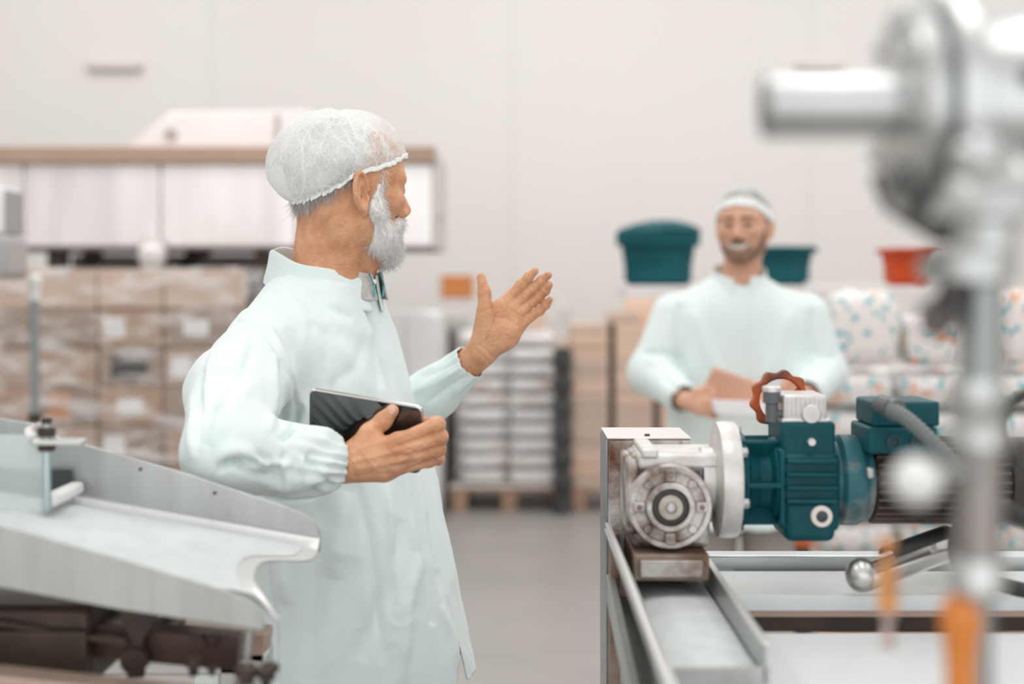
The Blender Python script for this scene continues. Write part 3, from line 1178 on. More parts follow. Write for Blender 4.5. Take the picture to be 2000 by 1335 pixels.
# stand-up collar
def collar(name, parent, org, R, m, back, front, half, zb, zf, h, gap, th=.004):
    """band around the neck: higher at the back, open at the throat"""
    mb = MB()
    rows = []
    n_a, n_z = 72, 7
    for k in range(n_a):
        a = -PI + gap + (2 * PI - 2 * gap) * k / (n_a - 1) + PI
        ca, sa = math.cos(a), math.sin(a)
        x = (front + back) / 2 + (front - back) / 2 * ca
        for j in range(n_z):
            t = j / (n_z - 1)
            fl = 1.13 - .13 * t + .03 * math.exp(-((t - 1) / .3) ** 2)
            zz = zb + (zf - zb) * (ca + 1) / 2 + (t - .5) * h
            q = R @ np.array((x * fl + .004 * (1 - t) * ca, half * sa * fl, 0)) + org + np.array((0, 0, zz + .003 * math.sin(a * 5) * t))
            rows.append(q)
    fs = []
    for k in range(n_a - 1):
        for j in range(n_z - 1):
            i = k * n_z + j
            fs.append((i, i + n_z, i + n_z + 1, i + 1))
    o = link_mesh(name, rows, fs, m, parent, angle=180)
    s = o.modifiers.new('solid', 'SOLIDIFY')
    s.thickness, s.offset = th, 0
    sb = o.modifiers.new('sub', 'SUBSURF')
    sb.levels = sb.render_levels = 1
    return o


collar('collar', coat_o, ORG1 + np.array((.008, 0, 0)), RT1, COAT, -.100, .082, .080, 1.500, 1.448, .060, .18)
# shirt collar at the throat
SHIRT = mat('grey_shirt_cloth', (.45, .42, .41), .8, 0, (.55, .52, .50), 60, 2, .4, .6)
SHIRT_T = mat('teal_shirt_trim', (.10, .38, .42), .7)
sc_ = collar('shirt_collar', person1, ORG1 + np.array((.016, .006, .0)), RT1, SHIRT, -.075, .083, .066, 1.475, 1.462, .05, .22, .003)
for s in (-1, 1):
    a = loc1(.098, s * .02, 1.484)
    b = loc1(.106, s * .016, 1.445)
    MB().tube([Vector(a), Vector((a + b) / 2 + np.array((.004, 0, 0))), Vector(b)], .0022, 6).build('collar_trim', SHIRT_T, sc_)
MB().lathe(loc1(.104, -.014, 1.470), loc1(.2, -.05, 1.47) - loc1(.104, -.014, 1.470), [(0, .0045), (.0015, .0045), (.002, .003)], 12).build('button', mat('pale_button', (.8, .8, .78), .3), sc_)

# trousers and shoes
def legs(person, org, R, zt, m, spread, name='trousers', sep=.1, s=.006, foot_yaw=0.0):
    def lg(p):
        q = (p - org) @ R
        d = None
        for sg in (-1, 1):
            e = cone(q, (0, sg * sep * .75, zt), (.015, sg * sep, .50), .098, .078)
            e = smin(e, cone(q, (.015, sg * sep, .50), (-.01, sg * (sep + .01), .05), .076, .066), .03)
            d = e if d is None else smin(d, e, .02)
        d = smin(d, ell(q, (0, 0, zt), (.12, .165, .11)), .04)
        z = q[:, 2]
        d = d + .003 * np.sin(z * 60 + q[:, 1] * 30) * np.exp(-((z - .5) / .1) ** 2) + .003 * np.sin(z * 70) * np.exp(-((z - .1) / .08) ** 2)
        return np.maximum(d, .045 - z)
    ext = np.array((.3, .3, 0))
    v, f = nets(lg, org - ext, org + ext + np.array((0, 0, zt + .16)), s, L=3)
    link_mesh(name, v, f, m, person, angle=180)
    for sg in (-1, 1):
        def sh(p, sg=sg):
            q = (p - org) @ R - np.array((.05, sg * (sep + .012), 0))
            d = cone(q, (-.07, 0, .045), (.10, sg * .008, .032), .042, .040)
            d = smin(d, cone(q, (-.06, 0, .05), (-.05, 0, .09), .042, .045), .03)
            return smax(d, .003 - q[:, 2], .006)
        v, f = nets(sh, org - ext, org + ext + np.array((0, 0, .2)), .006, L=3)
        link_mesh('shoe', v, f, SHOE, person, angle=180)


legs(person1, ORG1 + np.array((.02, 0, 0)), RT1, .93, TROUSER1, .1)

# the tablet in the hand
tab = thing('tablet', 'dark glossy tablet with silver rim held in the bearded person\'s lower hand', 'tablet', TABC)
rotT = Matrix((e1, -e2, e3)).transposed()


def rounded_rect(w, h, r, n=6):
    pts = []
    for cx, cy, a0 in ((w / 2 - r, h / 2 - r, 0), (-w / 2 + r, h / 2 - r, 90), (-w / 2 + r, -h / 2 + r, 180), (w / 2 - r, -h / 2 + r, 270)):
        for k in range(n + 1):
            a = math.radians(a0 + 90 * k / n)
            pts.append((cx + r * math.cos(a), cy + r * math.sin(a)))
    return pts


def tplate(w, h, r, z0, z1):
    return [TABC + rotT @ Vector((x, y, z0)) for x, y in rounded_rect(w, h, r)], rotT @ Vector((0, 0, z1 - z0))


pts, ex = tplate(TABW, TABH, .010, -.0105, -.0006)
MB().prism(pts, ex).build('shell', mat('silver_tablet_shell', (.58, .58, .57), .28, 1.0), tab, bevel=.0034, seg=3)
pts, ex = tplate(TABW - .0035, TABH - .0035, .009, -.0007, .0003)
MB().prism(pts, ex).build('screen', mat('black_glass', (.012, .014, .015), .05, 0, spec=1.0, coat=1.0), tab)
pts, ex = tplate(.006, .006, .0029, .0003, .00045)
pts = [p + rotT @ Vector((-TABW / 2 + .008, 0, 0)) for p in pts]
MB().prism(pts, ex).build('camera_lens', mat('lens_glass', (.03, .03, .05), .1), tab)

# ================================================================= the smiling man in the back
person2 = thing('person', 'smiling dark-bearded person in mint coat and hairnet holding papers behind the teal motor', 'person', (.731, 4.62, 0))
RT2 = rotz(math.radians(-93))
ORG2 = np.array((.731, 4.62, 0.0))
RH2 = rotz(math.radians(-110))
OH2 = np.array((.742, 4.59, 1.629))


def loc2(x, y, z):
    return ORG2 + RT2 @ np.array((x, y, 0)) + np.array((0, 0, z))


S2R, S2L = PN(1318, 618, 4.62), PN(1574, 618, 4.62)
E2R, E2L = PN(1272, 728, 4.58), PN(1612, 728, 4.60)
W2R, W2L = PN(1338, 782, 4.36), PN(1572, 772, 4.36)


def hq(px, py, d):
    return PN(px, py, d)


hand2r = dict(wrist=W2R, carp=.018, kp=.016, fingers=[
    ([hq(1376, 776, 4.325), hq(1397, 772, 4.305), hq(1409, 776, 4.315), hq(1416, 781, 4.325)], (.0115, .010, .009, .0075)),
    ([hq(1376, 786, 4.315), hq(1398, 786, 4.295), hq(1410, 790, 4.305), hq(1418, 794, 4.315)], (.0115, .010, .009, .0075)),
    ([hq(1373, 796, 4.315), hq(1394, 799, 4.295), hq(1405, 802, 4.305), hq(1412, 804, 4.315)], (.011, .0096, .0085, .007)),
    ([hq(1367, 804, 4.320), hq(1385, 809, 4.305), hq(1394, 812, 4.312), hq(1400, 813, 4.32)], (.010, .0086, .0078, .0065)),
], thumb=([hq(1349, 776, 4.345), hq(1364, 764, 4.33), hq(1380, 758, 4.32), hq(1393, 758, 4.315)], (.016, .013, .011, .009)))
hand2l = dict(wrist=W2L, carp=.018, kp=.016, fingers=[
    ([hq(1550, 762, 4.33), hq(1532, 756, 4.31), hq(1522, 760, 4.32), hq(1515, 766, 4.33)], (.0115, .010, .009, .0075)),
    ([hq(1550, 772, 4.32), hq(1530, 770, 4.30), hq(1520, 774, 4.31), hq(1512, 778, 4.32)], (.0115, .010, .009, .0075)),
    ([hq(1552, 782, 4.32), hq(1533, 783, 4.30), hq(1523, 786, 4.31), hq(1516, 789, 4.32)], (.011, .0096, .0085, .007)),
    ([hq(1556, 791, 4.325), hq(1540, 794, 4.31), hq(1531, 796, 4.315), hq(1525, 797, 4.32)], (.010, .0086, .0078, .0065)),
], thumb=([hq(1566, 766, 4.345), hq(1554, 752, 4.33), hq(1542, 744, 4.32), hq(1531, 742, 4.315)], (.016, .013, .011, .009)))


def body2(p):
    def hd(k):
        q = to_local(k, RH2, OH2)
        return smax(head_sdf(q, smile=True), -ell(q - np.stack([0 * q[:, 0], 0 * q[:, 0], 9 * q[:, 1] ** 2], 1), (.106, 0, -.0515), (.019, .033, .0095)), .004)
    d = culled(p, hd, OH2 + np.array((0, 0, .02)), .165)
    d = smin(d, cone(p, OH2 + RH2 @ np.array((-.02, 0, -.04)), loc2(-.005, 0, 1.42), .057, .064), .03)
    t = torso_sdf(p, ORG2, RT2, np.array((.95, 1.1, 1.25, 1.36, 1.42, 1.46)), np.zeros(6), np.array((.10, .11, .10, .095, .08, .055)), np.array((.15, .15, .16, .16, .12, .06)))
    t = np.maximum(t, np.maximum(p[:, 2] - 1.46, .95 - p[:, 2]))
    d = smin(d, t, .04)
    for S, E, W in ((S2R, E2R, W2R), (S2L, E2L, W2L)):
        d = smin(d, cone(p, S, E, .046, .038), .03)
        d = smin(d, cone(p, E, W, .039, .0265), .02)
    d = smin(d, culled(p, lambda k: finger_group(k, hand2r), hq(1375, 785, 4.32), .14), .010)
    return smin(d, culled(p, lambda k: finger_group(k, hand2l), hq(1545, 772, 4.32), .14), .010)


v, f = nets(body2, (.36, 4.20, .90), (1.12, 4.86, 1.80), .0034, L=4)
link_mesh('body', v, f, SKIN2, person2, angle=180)


def local_part(name, fn, m, R, o, lo, hi, s, parent):
    v, f = nets(lambda p: fn(to_local(p, R, o)), o + np.array(lo), o + np.array(hi), s, L=3)
    return link_mesh(name, v, f, m, parent, angle=180)


def sym(p):
    q = p.copy()
    q[:, 1] = np.abs(q[:, 1])
    return q


BX = ((-.15, -.15, -.14), (.15, .15, .18))
local_part('teeth', lambda p: ell(sym(p) - np.stack([0 * p[:, 0], 0 * p[:, 0], 9 * p[:, 1] ** 2], 1), (.0908, 0, -.0505), (.0105, .034, .0082)), mat('teeth_enamel', (.85, .82, .76), .25), RH2, OH2, *BX, .003, person2)
EYE = mat('dark_eye', (.05, .035, .03), .2)
for s in (-1, 1):
    local_part('eye', lambda p, s=s: ell(p, (.0915, s * .032, .0195), (.007, .0125, .0055)), EYE, RH2, OH2, *BX, .002, person2)
    local_part('eyebrow', lambda p, s=s: cone(p, (.0995, s * .012, .042), (.089, s * .049, .042), .0058, .0042), DARK_HAIR, RH2, OH2, *BX, .003, person2)
STUB = mat('brown_stubble', (.20, .115, .075), .8, 0, (.30, .18, .12), 90, 2, .4, .65)


def stubble(p):
    q = sym(p)
    d = np.minimum(head_sdf(p, True, ears=False) - .0022, 9)
    jaw = cone(q, (.02, .066, -.005), (.03, .058, -.06), .016, .024)
    jaw = smin(jaw, cone(q, (.03, .055, -.06), (.085, 0, -.082), .024, .024), .02)
    mo = cone(q, (.107, .003, -.031), (.086, .040, -.046), .0095, .010)
    return np.minimum(np.maximum(d, jaw), np.maximum(d - .0025, mo))


local_part('beard', stubble, STUB, RH2, OH2, *BX, .003, person2)


def hair2(q):
    return np.maximum(scalp_sdf(q) - .006, -(-.60 * q[:, 0] + .80 * q[:, 2] - .012))


local_part('hair', hair2, mat('dark_grey_hair', (.15, .16, .155), .8, 0, (.22, .23, .225), 30, 3, .4, .7), RH2, OH2, *BX, .004, person2)
net2 = hairnet('hairnet', RH2, OH2, NET2, person2, .004, 8.3, back=.012)
# wide white elastic band over the forehead
C0 = np.array((-.012, 0, .050))


def band(u, t):
    a = u * 2 * PI
    zr = -.026 + .056 * math.cos(a) + (.030 if math.cos(a) > -.2 else .022) * t
    dr = np.array((math.cos(a) * .1, math.sin(a) * .077, zr))
    dr /= np.linalg.norm(dr)
    r = 1 / math.sqrt((((dr) / (np.array((.099, .077, .088)) + .012)) ** 2).sum())
    q = C0 + dr * (r + .0012 * math.sin(a * 40))
    return tuple(RH2 @ q + OH2)


bn = MB().grid(band, 160, 5, closed_u=True).build('headband', NETRIM, person2, angle=180)
bn.modifiers.new('solid', 'SOLIDIFY').thickness = .002

Zs2 = np.array((.66, .82, .963, 1.137, 1.25, 1.339, 1.40, 1.44, 1.47, 1.51))
As2 = np.array((.185, .175, .160, .142, .135, .128, .116, .100, .085, .075))
Bs2 = np.array((.245, .240, .232, .222, .218, .212, .190, .130, .085, .070))
zz2, A2 = smooth_interp(Zs2, As2)
_, B2 = smooth_interp(Zs2, Bs2)
CX2 = np.zeros_like(zz2)
d2R = (W2R - E2R) / np.linalg.norm(W2R - E2R)
d2L = (W2L - E2L) / np.linalg.norm(W2L - E2L)
c2R, c2L = W2R - d2R * .012, W2L - d2L * .012


def coat2(p):
    d = torso_sdf(p, ORG2, RT2, zz2, CX2, A2, B2)
    d = np.maximum(d, p[:, 2] - 1.475)
    for s in (-1, 1):
        d = smin(d, cone(p, loc2(-.015, s * .050, 1.440), loc2(-.015, s * .155, 1.392), .042, .050), .04)
    for S, E, c_, dr in ((S2R, E2R, c2R, d2R), (S2L, E2L, c2L, d2L)):
        s1 = smin(cone(p, S, E, .076, .070), cone(p, E, c_ - dr * .03, .068, .054), .03)
        s1 = smin(s1, cone(p, c_ - dr * .03, c_ + dr * .02, .050, .029), .015)
        d = smin(d, s1, .025)
    return np.maximum(d, .68 - p[:, 2])


v, f = nets(coat2, (.34, 4.18, .64), (1.14, 4.94, 1.52), .006, L=3)
n = vnormals(v, f)
px = project_px(v)
fc = np.clip(-n[:, 1] * 3, 0, 1)
disp = np.zeros(len(v))
for line, w, a in [([(1330, 600), (1322, 660), (1328, 720)], 7, -.010), ([(1585, 610), (1580, 670), (1572, 730)], 7, -.010),
                   ([(1262, 690), (1300, 690), (1328, 700)], 6, -.010), ([(1268, 706), (1300, 712), (1335, 735)], 6, .008),
                   ([(1455, 550), (1460, 640), (1462, 760)], 4, -.005), ([(1590, 690), (1610, 700), (1630, 695)], 6, -.008),
                   ([(1360, 620), (1380, 680), (1400, 720)], 12, .006), ([(1540, 620), (1520, 690), (1500, 730)], 12, .006),
                   ([(1300, 740), (1320, 760), (1325, 790)], 6, -.007)]:
    disp += np.exp(-(polydist(px, line) / w) ** 2) * a * fc
ql = (v - ORG2) @ RT2
ang = np.arctan2(ql[:, 1], ql[:, 0])
disp += np.clip((1.1 - v[:, 2]) / .3, 0, 1) * .008 * np.sin(ang * 8 + np.sin(v[:, 2] * 8))
disp += np.array([mnoise.noise(Vector(q)) for q in v * np.array((10, 10, 7))]) * .004
v = v + n * disp[:, None]
v, f = cut_sleeve(v, f, c2R, d2R, .10)
v, f = cut_sleeve(v, f, c2L, d2L, .10)
c = v[f].mean(1)
cl = (c - ORG2) @ RT2
v, f = drop_faces(v, f, (c[:, 2] > .70) & ~((c[:, 2] > 1.44) & ((cl[:, 0] / .09) ** 2 + (cl[:, 1] / .086) ** 2 < 1)))
v = smooth_border(v, f, 8)
coat2_o = link_mesh('coat', v, f, COAT, person2, angle=180)
so = coat2_o.modifiers.new('solid', 'SOLIDIFY')
so.thickness, so.offset = .0025, -1
collar('collar', coat2_o, ORG2 + np.array((0, -.01, 0)), RT2, COAT, -.088, .085, .082, 1.505, 1.452, .060, .30)
legs(person2, ORG2, RT2, .93, TROUSER2, .105)


def sheet(name, label, cat, corners, m, th=.0035, bend=.006):
    q = [Vector(k) for k in corners]
    nrm = (q[1] - q[0]).cross(q[3] - q[0]).normalized()

    def fn(u, t):
        a = q[0].lerp(q[1], u)
        b = q[3].lerp(q[2], u)
        return a.lerp(b, t) + nrm * bend * math.sin(u * PI)
    o = MB().grid(fn, 14, 8).build(name, m)
    o.modifiers.new('solid', 'SOLIDIFY').thickness = th
    return tag(o, label, cat)


sheet('paper_folder', 'salmon pink paper folder held by the smiling person', 'folder',
      [P(1393, 716, 4.30), P(1525, 764, 4.28), P(1518, 800, 4.26), P(1360, 786, 4.345)], mat('salmon_card', (.76, .43, .31), .75, 0, (.72, .40, .285), 4, 2, .4, .6))
sheet('paper_sheet', 'white sheet of paper sticking out under the salmon folder', 'paper',
      [P(1388, 779, 4.262), P(1520, 786, 4.255), P(1512, 818, 4.25), P(1396, 808, 4.257)], mat('white_paper', (.80, .79, .80), .8), .002)
# ------------------------------------------------------------------ vibrating feeder chute in the left foreground
feeder = thing('feeder_chute', 'stainless steel vibrating feeder chute with curved lip in front of the bearded person', 'machine', (-.70, 1.85, 0))


def fz(x, y=1.65):
    """height of the chute floor, a little higher along the far wall"""
    return 1.097 + .175 * (-.268 - x) + .020 * (y - 1.65) / .28


far_pts = [(-1.088, 1.251), (-0.2583, 1.1058), (-0.2578, 1.1237), (-0.2597, 1.136), (-0.2658, 1.1474), (-0.2781, 1.1573), (-0.3122, 1.1701), (-0.3784, 1.1919), (-0.4399, 1.2127), (-0.5298, 1.2387), (-0.6121, 1.2614), (-0.6291, 1.277), (-0.6906, 1.2869), (-1.088, 1.3659)]
MB().prism([(x, 1.93, z) for x, z in far_pts], (0, .004, 0)).build('side_wall', STEEL_W, feeder, bevel=.0015)
near_pts = [(-1.12, 1.119 + .164 * .53), (-.589, 1.119), (-.452, 1.0935), (-.286, 1.0687), (-.2838, 1.075), (-.2865, 1.0835), (-.294, 1.0955), (-.306, 1.1055), (-.33, 1.1170), (-.38, 1.1320), (-.452, 1.1535), (-.589, 1.191), (-1.12, 1.335)]
MB().prism([(x, 1.646, z) for x, z in near_pts], (0, .004, 0)).build('side_wall', STEEL_W, feeder, bevel=.0015)
ED = [(1.650, -.2645), (1.672, -.277), (1.704, -.300), (1.73, -.311), (1.758, -.3165), (1.79, -.318), (1.814, -.316), (1.83, -.306), (1.842, -.288), (1.853, -.262), (1.88, -.257), (1.93, -.2585)]
EY, EX = [a for a, b in ED], [b for a, b in ED]
ED_S = np.interp(np.linspace(1.65, 1.93, 60), EY, EX)
for _ in range(3):
    ED_S[1:-1] = (ED_S[:-2] + 2 * ED_S[1:-1] + ED_S[2:]) / 4


def floor_pt(u, t):
    y = 1.65 + .28 * t
    xe = float(np.interp(y, np.linspace(1.65, 1.93, 60), ED_S))
    x = -1.15 + (xe + 1.15) * (1 - (1 - u) ** 1.5)
    lip = math.exp(-((x - xe) / .02) ** 2)
    z = fz(x, y) - .016 * lip * math.exp(-((y - 1.66) / .035) ** 2) + .012 * max(0, (y - 1.90) / .03) ** 2 + .012 * max(0, (1.69 - y) / .04) ** 2 * (1 - lip)
    return (x, y, z)


o = MB().grid(floor_pt, 60, 60).build('chute_floor', mat('polished_pale_steel', (.70, .71, .705), .32, .5, (.64, .65, .645), 4, 4, .4, .6), feeder, angle=180)
o.modifiers.new('solid', 'SOLIDIFY').thickness = .003


def layer_pt(u, t):
    y = 1.672 + .245 * t
    xe = float(np.interp(y, np.linspace(1.65, 1.93, 60), ED_S)) - .022
    x0 = -.70
    x = x0 + (xe - x0) * u
    h = .004 + .010 * math.sin(PI * min(1, t * 1.02)) ** .6 * (.35 + .65 * (1 - u)) + .003 * mnoise.noise(Vector((x * 22, y * 30, 1)))
    edge = min(1, (min(u, 1 - u) * 4.5) ** 1.5 + .02, (min(t, 1 - t) * 9) ** 1.2 + .02)
    return (x, y, fz(x, y) + .0006 + h * min(1, edge))


pw = MB().grid(layer_pt, 50, 30).build('powder_layer', WHITE_P, None, angle=180)
tag(pw, 'white granular product spread on the steel feeder chute', 'powder', kind='stuff')

# cross gate with its end plate, adjusting rod and clear guard
rg = MB().bb(-.592, -.572, 1.80, 1.92, 1.187, 1.203)
rg.build('gate_bar', mat('pale_plastic', (.74, .75, .745), .5), feeder, bevel=.005)
MB().bb(-.590, -.584, 1.803, 1.917, fz(-.585, 1.8) + .012, 1.188).build('gate_plate', STEEL_D, feeder, bevel=.001)
MB().bb(-.76, -.592, 1.915, 1.922, 1.185, 1.218).build('rubber_strip', mat('dark_rubber_strip', (.05, .06, .06), .6), feeder)  # dark strip stands in for the shadowed slot along the far wall
MB().bb(-.80, -.588, 1.800, 1.805, 1.165, 1.278).build('guard_pane', mat('clear_acrylic', (.72, .80, .79), .08, 0, alpha=.42, spec=.8), feeder, bevel=.001)
MB().bb(-.80, -.700, 1.770, 1.776, 1.15, 1.285).build('guard_pane', mat('clear_acrylic', (.72, .80, .79), .08), feeder, bevel=.001)
rod_x, rod_y = -.583, 1.797
MB().cyl((rod_x, rod_y, 1.185), (rod_x, rod_y, 1.292), .0052, seg=14).build('adjusting_rod', mat('zinc_rod', (.50, .60, .61), .35, .8), feeder)
for (za, zb, r) in ((1.276, 1.288, .0115), (1.258, 1.265, .0112), (1.292, 1.300, .007)):
    MB().lathe((rod_x, rod_y, za), (0, 0, 1), [(0, r * .9), (.001, r), (zb - za - .001, r), (zb - za, r * .9)], 6).build('hex_nut', IRON, feeder, smooth=False)
MB().bb(-.60, -.535, 1.785, 1.81, 1.266, 1.2735).build('rod_clamp', STEEL, feeder, bevel=.002)
MB().tube([(-.60, 1.80, 1.27), (-.63, 1.87, 1.276), (-.635, 1.928, 1.276)], .006, 8).build('clamp_arm', STEEL, feeder)
for (x, z) in ((-.50, 1.218), (-.40, 1.186)):
    MB().cyl((x, 1.926, z), (x, 1.931, z), .002, seg=8).build('rivet', IRON, feeder)

# vibrating frame under the chute
BROWN = mat('brown_oiled_steel', (.07, .042, .032), .42, .5, (.12, .075, .058), 6, 5, .4, .65, bump=.1)
TAN = mat('bare_tan_steel', (.50, .37, .31), .4, .6, (.40, .29, .24), 5, 5, .4, .7, bump=.08)
slope = math.radians(-9.5)
RS = Matrix.Rotation(-slope, 3, 'Y')
RSB = Matrix.Rotation(math.radians(5.5), 3, 'Y')
MB().box((-.62, 1.74, 1.050), (.585, .035, .040), Matrix.Rotation(math.radians(5.5), 3, 'Y')).build('spring_beam', BROWN, feeder, bevel=.003)
MB().box((-.70, 1.60, 1.030), (.76, .05, .040), Matrix.Rotation(math.radians(6.0), 3, 'Y')).build('base_beam', TAN, feeder, bevel=.003)
MB().box((-.70, 1.90, 1.030), (.76, .05, .040), Matrix.Rotation(math.radians(6.0), 3, 'Y')).build('base_beam', TAN, feeder, bevel=.003)
MB().box((-.76, 1.80, 1.092), (.62, .22, .006), Matrix.Rotation(math.radians(9), 3, 'Y')).build('drip_plate', IRON, feeder)
MB().prism([(-.475, 1.70, 1.108), (-.405, 1.70, 1.094), (-.437, 1.70, 1.045), (-.437, 1.70, 1.0), (-.457, 1.70, 1.0), (-.457, 1.70, 1.05)], (0, .012, 0)).build('spring_bracket', IRON, feeder, bevel=.002)
MB().prism([(-.475, 1.88, 1.118), (-.405, 1.88, 1.10), (-.437, 1.88, 1.045), (-.437, 1.88, 1.0), (-.457, 1.88, 1.0), (-.457, 1.88, 1.05)], (0, .012, 0)).build('spring_bracket', IRON, feeder, bevel=.002)
MB().cyl((-.447, 1.69, 1.022), (-.447, 1.90, 1.022), .016, seg=20).build('pivot_pin', IRON, feeder, bevel=.002)


def knob(c, r, h, m=IRON):
    MB().lathe(c, (0, 0, 1), [(0, r * .55), (h * .45, r * .55), (h * .5, r), (h * .9, r), (h, r * .7)], 14).build('bolt', m, feeder)


for (px_, py_, d_, r, h) in ((414, 1262, 1.72, .011, .016), (378, 1318, 1.66, .010, .022), (414, 1318, 1.66, .006, .012), (528, 1325, 1.62, .010, .018), (518, 1340, 1.6, .008, .02), (482, 1335, 1.62, .014, .02)):
    q = P(px_, py_, d_)
    knob(q, r, h)
q0, q1 = P(488, 1228, 1.66), P(479, 1325, 1.66)
MB().cyl(q1, q0, .0042, seg=12).build('tie_rod', STEEL_D, feeder)
MB().bb(-.325, -.292, 1.60, 1.70, .978, 1.003).build('end_block', STEEL_D, feeder, bevel=.002)
MB().tube([P(528, 1322, 1.62), P(524, 1345, 1.62), P(524, 1400, 1.62)], .007, 10).build('leveling_stud', STEEL_D, feeder)
for (x, y) in ((-1.0, 1.60), (-.36, 1.60), (-1.0, 1.90), (-.36, 1.90)):
    MB().bb(x - .025, x + .025, y - .025, y + .025, .012, .975 + (.06 if x < -.9 else 0)).build('leg', STEEL, feeder, bevel=.004)
    MB().lathe((x, y, 0), (0, 0, 1), [(0, .04), (.008, .04), (.012, .02)], 20).build('foot_pad', BLACK, feeder)
MB().bb(-1.04, -.32, 1.575, 1.625, .955, .985).build('cross_rail', STEEL, feeder, bevel=.003)
MB().bb(-1.04, -.32, 1.875, 1.925, .955, .985).build('cross_rail', STEEL, feeder, bevel=.003)
MB().bb(-1.08, -.50, 1.70, 1.87, .985, 1.085).build('vibrator_housing', IRON, feeder, bevel=.01)  # dark block and cover added to darken the bright gap under the chute
MB().bb(-.80, -.50, 1.685, 1.70, 1.0, 1.06).build('housing_cover', IRON, feeder, bevel=.004)
# ------------------------------------------------------------------ conveyor drive in the right foreground
frame = thing('conveyor_frame', 'rust-stained stainless conveyor frame and trough carrying the teal gear motor', 'machine', (.6, 2.0, 0))
XL, XR, YF, YB, ZT = .1436, .2680, 2.15, 2.30, 1.2343
MB().bb(XL, XR, YF, YB, .02, ZT).build('column_box', RUSTY, frame, bevel=.0025)
MB().bb(XL + .0025, XR - .017, YF - .0035, YF + .001, 1.045, ZT - .003).build('column_cover', RUSTY, frame, bevel=.001)
MB().bb(XR - .0135, XR - .0005, YF - .0035, YF + .001, 1.045, ZT - .002).build('cover_strip', RUSTY, frame, bevel=.001)
MB().bb(XL - .001, XR + .001, YF - .002, YB + .001, ZT, ZT + .0022).build('column_lid', mat('pale_sheet_steel', (.72, .69, .665), .4, .6), frame, bevel=.001)
MB().cyl((.205, 2.175, ZT + .001), (.205, 2.175, ZT + .005), .0042, seg=12).build('lid_screw', IRON, frame)
MB().cyl((.222, YF - .005, 1.2215), (.222, YF - .002, 1.2215), .004, seg=12).build('cover_screw', RUST, frame)
MB().bb(XL - .0022, XL - .0004, YF + .001, YB - .001, .04, ZT - .002).build('side_plate', mat('blue_grey_steel', (.22, .27, .29), .3, .8, (.40, .44, .45), 5, 4, .4, .7), frame)  # thin plate paints the dark blue-grey reflection on the column side
# trough: white floor, sloped left side, right wall and front wall
TF = .0025
MB().bb(.178, .284, 1.615, 2.13, 1.022, 1.026).build('trough_floor', STEEL_W, frame)
lw = [(.1385, 1.30, 1.110), (.1385, 2.10, 1.110), (.178, 2.10, 1.026), (.178, 1.30, 1.026)]
MB().prism(lw, (-.004, 0, -.002)).build('trough_side', STEEL_W, frame, bevel=.001)
MB().bb(.1375, .145, 1.25, 2.12, 1.1085, 1.1145).build('trough_rim', mat('satin_rim_steel', (.74, .74, .73), .35, .9), frame, bevel=.001)
MB().bb(.2805, .2845, 1.60, 2.12, 1.022, 1.066).build('trough_side', STEEL_W, frame, bevel=.001)
MB().bb(.279, .2885, 1.60, 2.12, 1.064, 1.068).build('trough_rim', mat('satin_rim_steel', (.74, .74, .73), .35, .9), frame, bevel=.001)
MB().bb(.165, .288, 1.600, 1.607, .985, 1.040).build('front_plate', STEEL_W, frame, bevel=.001)
MB().prism([(.139, 2.11, 1.040), (.139, 1.722, .997), (.139, 1.45, .967), (.139, 1.45, .930), (.139, 1.722, .960), (.139, 2.11, 1.000)], (.012, 0, 0)).build('diagonal_rail', STEEL_W, frame, bevel=.001)
MB().prism([(.150, 2.11, 1.010), (.150, 1.45, .935), (.182, 1.45, .930), (.182, 2.11, 1.005)], (0, 0, -.003)).build('diagonal_flange', STEEL_W, frame)
MB().bb(.1436, .158, 2.10, 2.15, .35, 1.10).build('frame_post', RUST, frame, bevel=.002)
# drive plate under the gearbox
MB().bb(.168, .272, 1.975, 2.148, 1.058, 1.094).build('mounting_plate', RUST, frame, bevel=.002)
MB().bb(.176, .262, 1.965, 1.978, 1.064, 1.088).build('plate_edge', RUSTY, frame, bevel=.002)
# cross beams and shelves to the right
PALE = mat('pale_frame_steel', (.66, .70, .70), .38, .7, (.56, .59, .59), 5, 5, .35, .7, bump=.05)
MB().bb(.284, 1.35, 2.19, 2.23, 1.026, 1.052).build('cross_beam', PALE, frame, bevel=.003)
MB().bb(.284, 1.35, 2.185, 2.19, 1.019, 1.025).build('beam_lip', RUST, frame)
MB().bb(.300, 1.35, 2.00, 2.16, 1.030, 1.0345).build('shelf_plate', PALE, frame, bevel=.001)
MB().bb(.300, 1.35, 1.994, 2.000, 1.012, 1.0345).build('shelf_lip', PALE, frame, bevel=.001)
MB().bb(.300, 1.35, 2.004, 2.014, 1.002, 1.013).build('beam_lip', TAN, frame)
MB().bb(.300, 1.35, 2.03, 2.16, .975, 1.012).build('cross_beam', IRON, frame, bevel=.003)
MB().bb(.292, 1.35, 1.42, 1.935, .990, .996).build('lower_shelf', mat('white_coated_shelf', (.74, .76, .76), .45, .1), frame, bevel=.001)
for (x, y) in ((.16, 1.50), (1.30, 1.46), (1.30, 2.20), (.32, 2.20)):
    MB().bb(x - .02, x + .02, y - .02, y + .02, .01, .99 if y < 2 else 1.03).build('leg', STEEL_D, frame, bevel=.003)
    MB().lathe((x, y, 0), (0, 0, 1), [(0, .035), (.008, .035), (.012, .02)], 20).build('foot_pad', BLACK, frame)
MB().bb(.13, 1.33, 1.44, 1.48, .960, .99).build('cross_beam', STEEL_D, frame, bevel=.003)
MB().bb(.185, .225, 1.46, 2.16, .960, .99).build('cross_beam', STEEL_D, frame, bevel=.003)


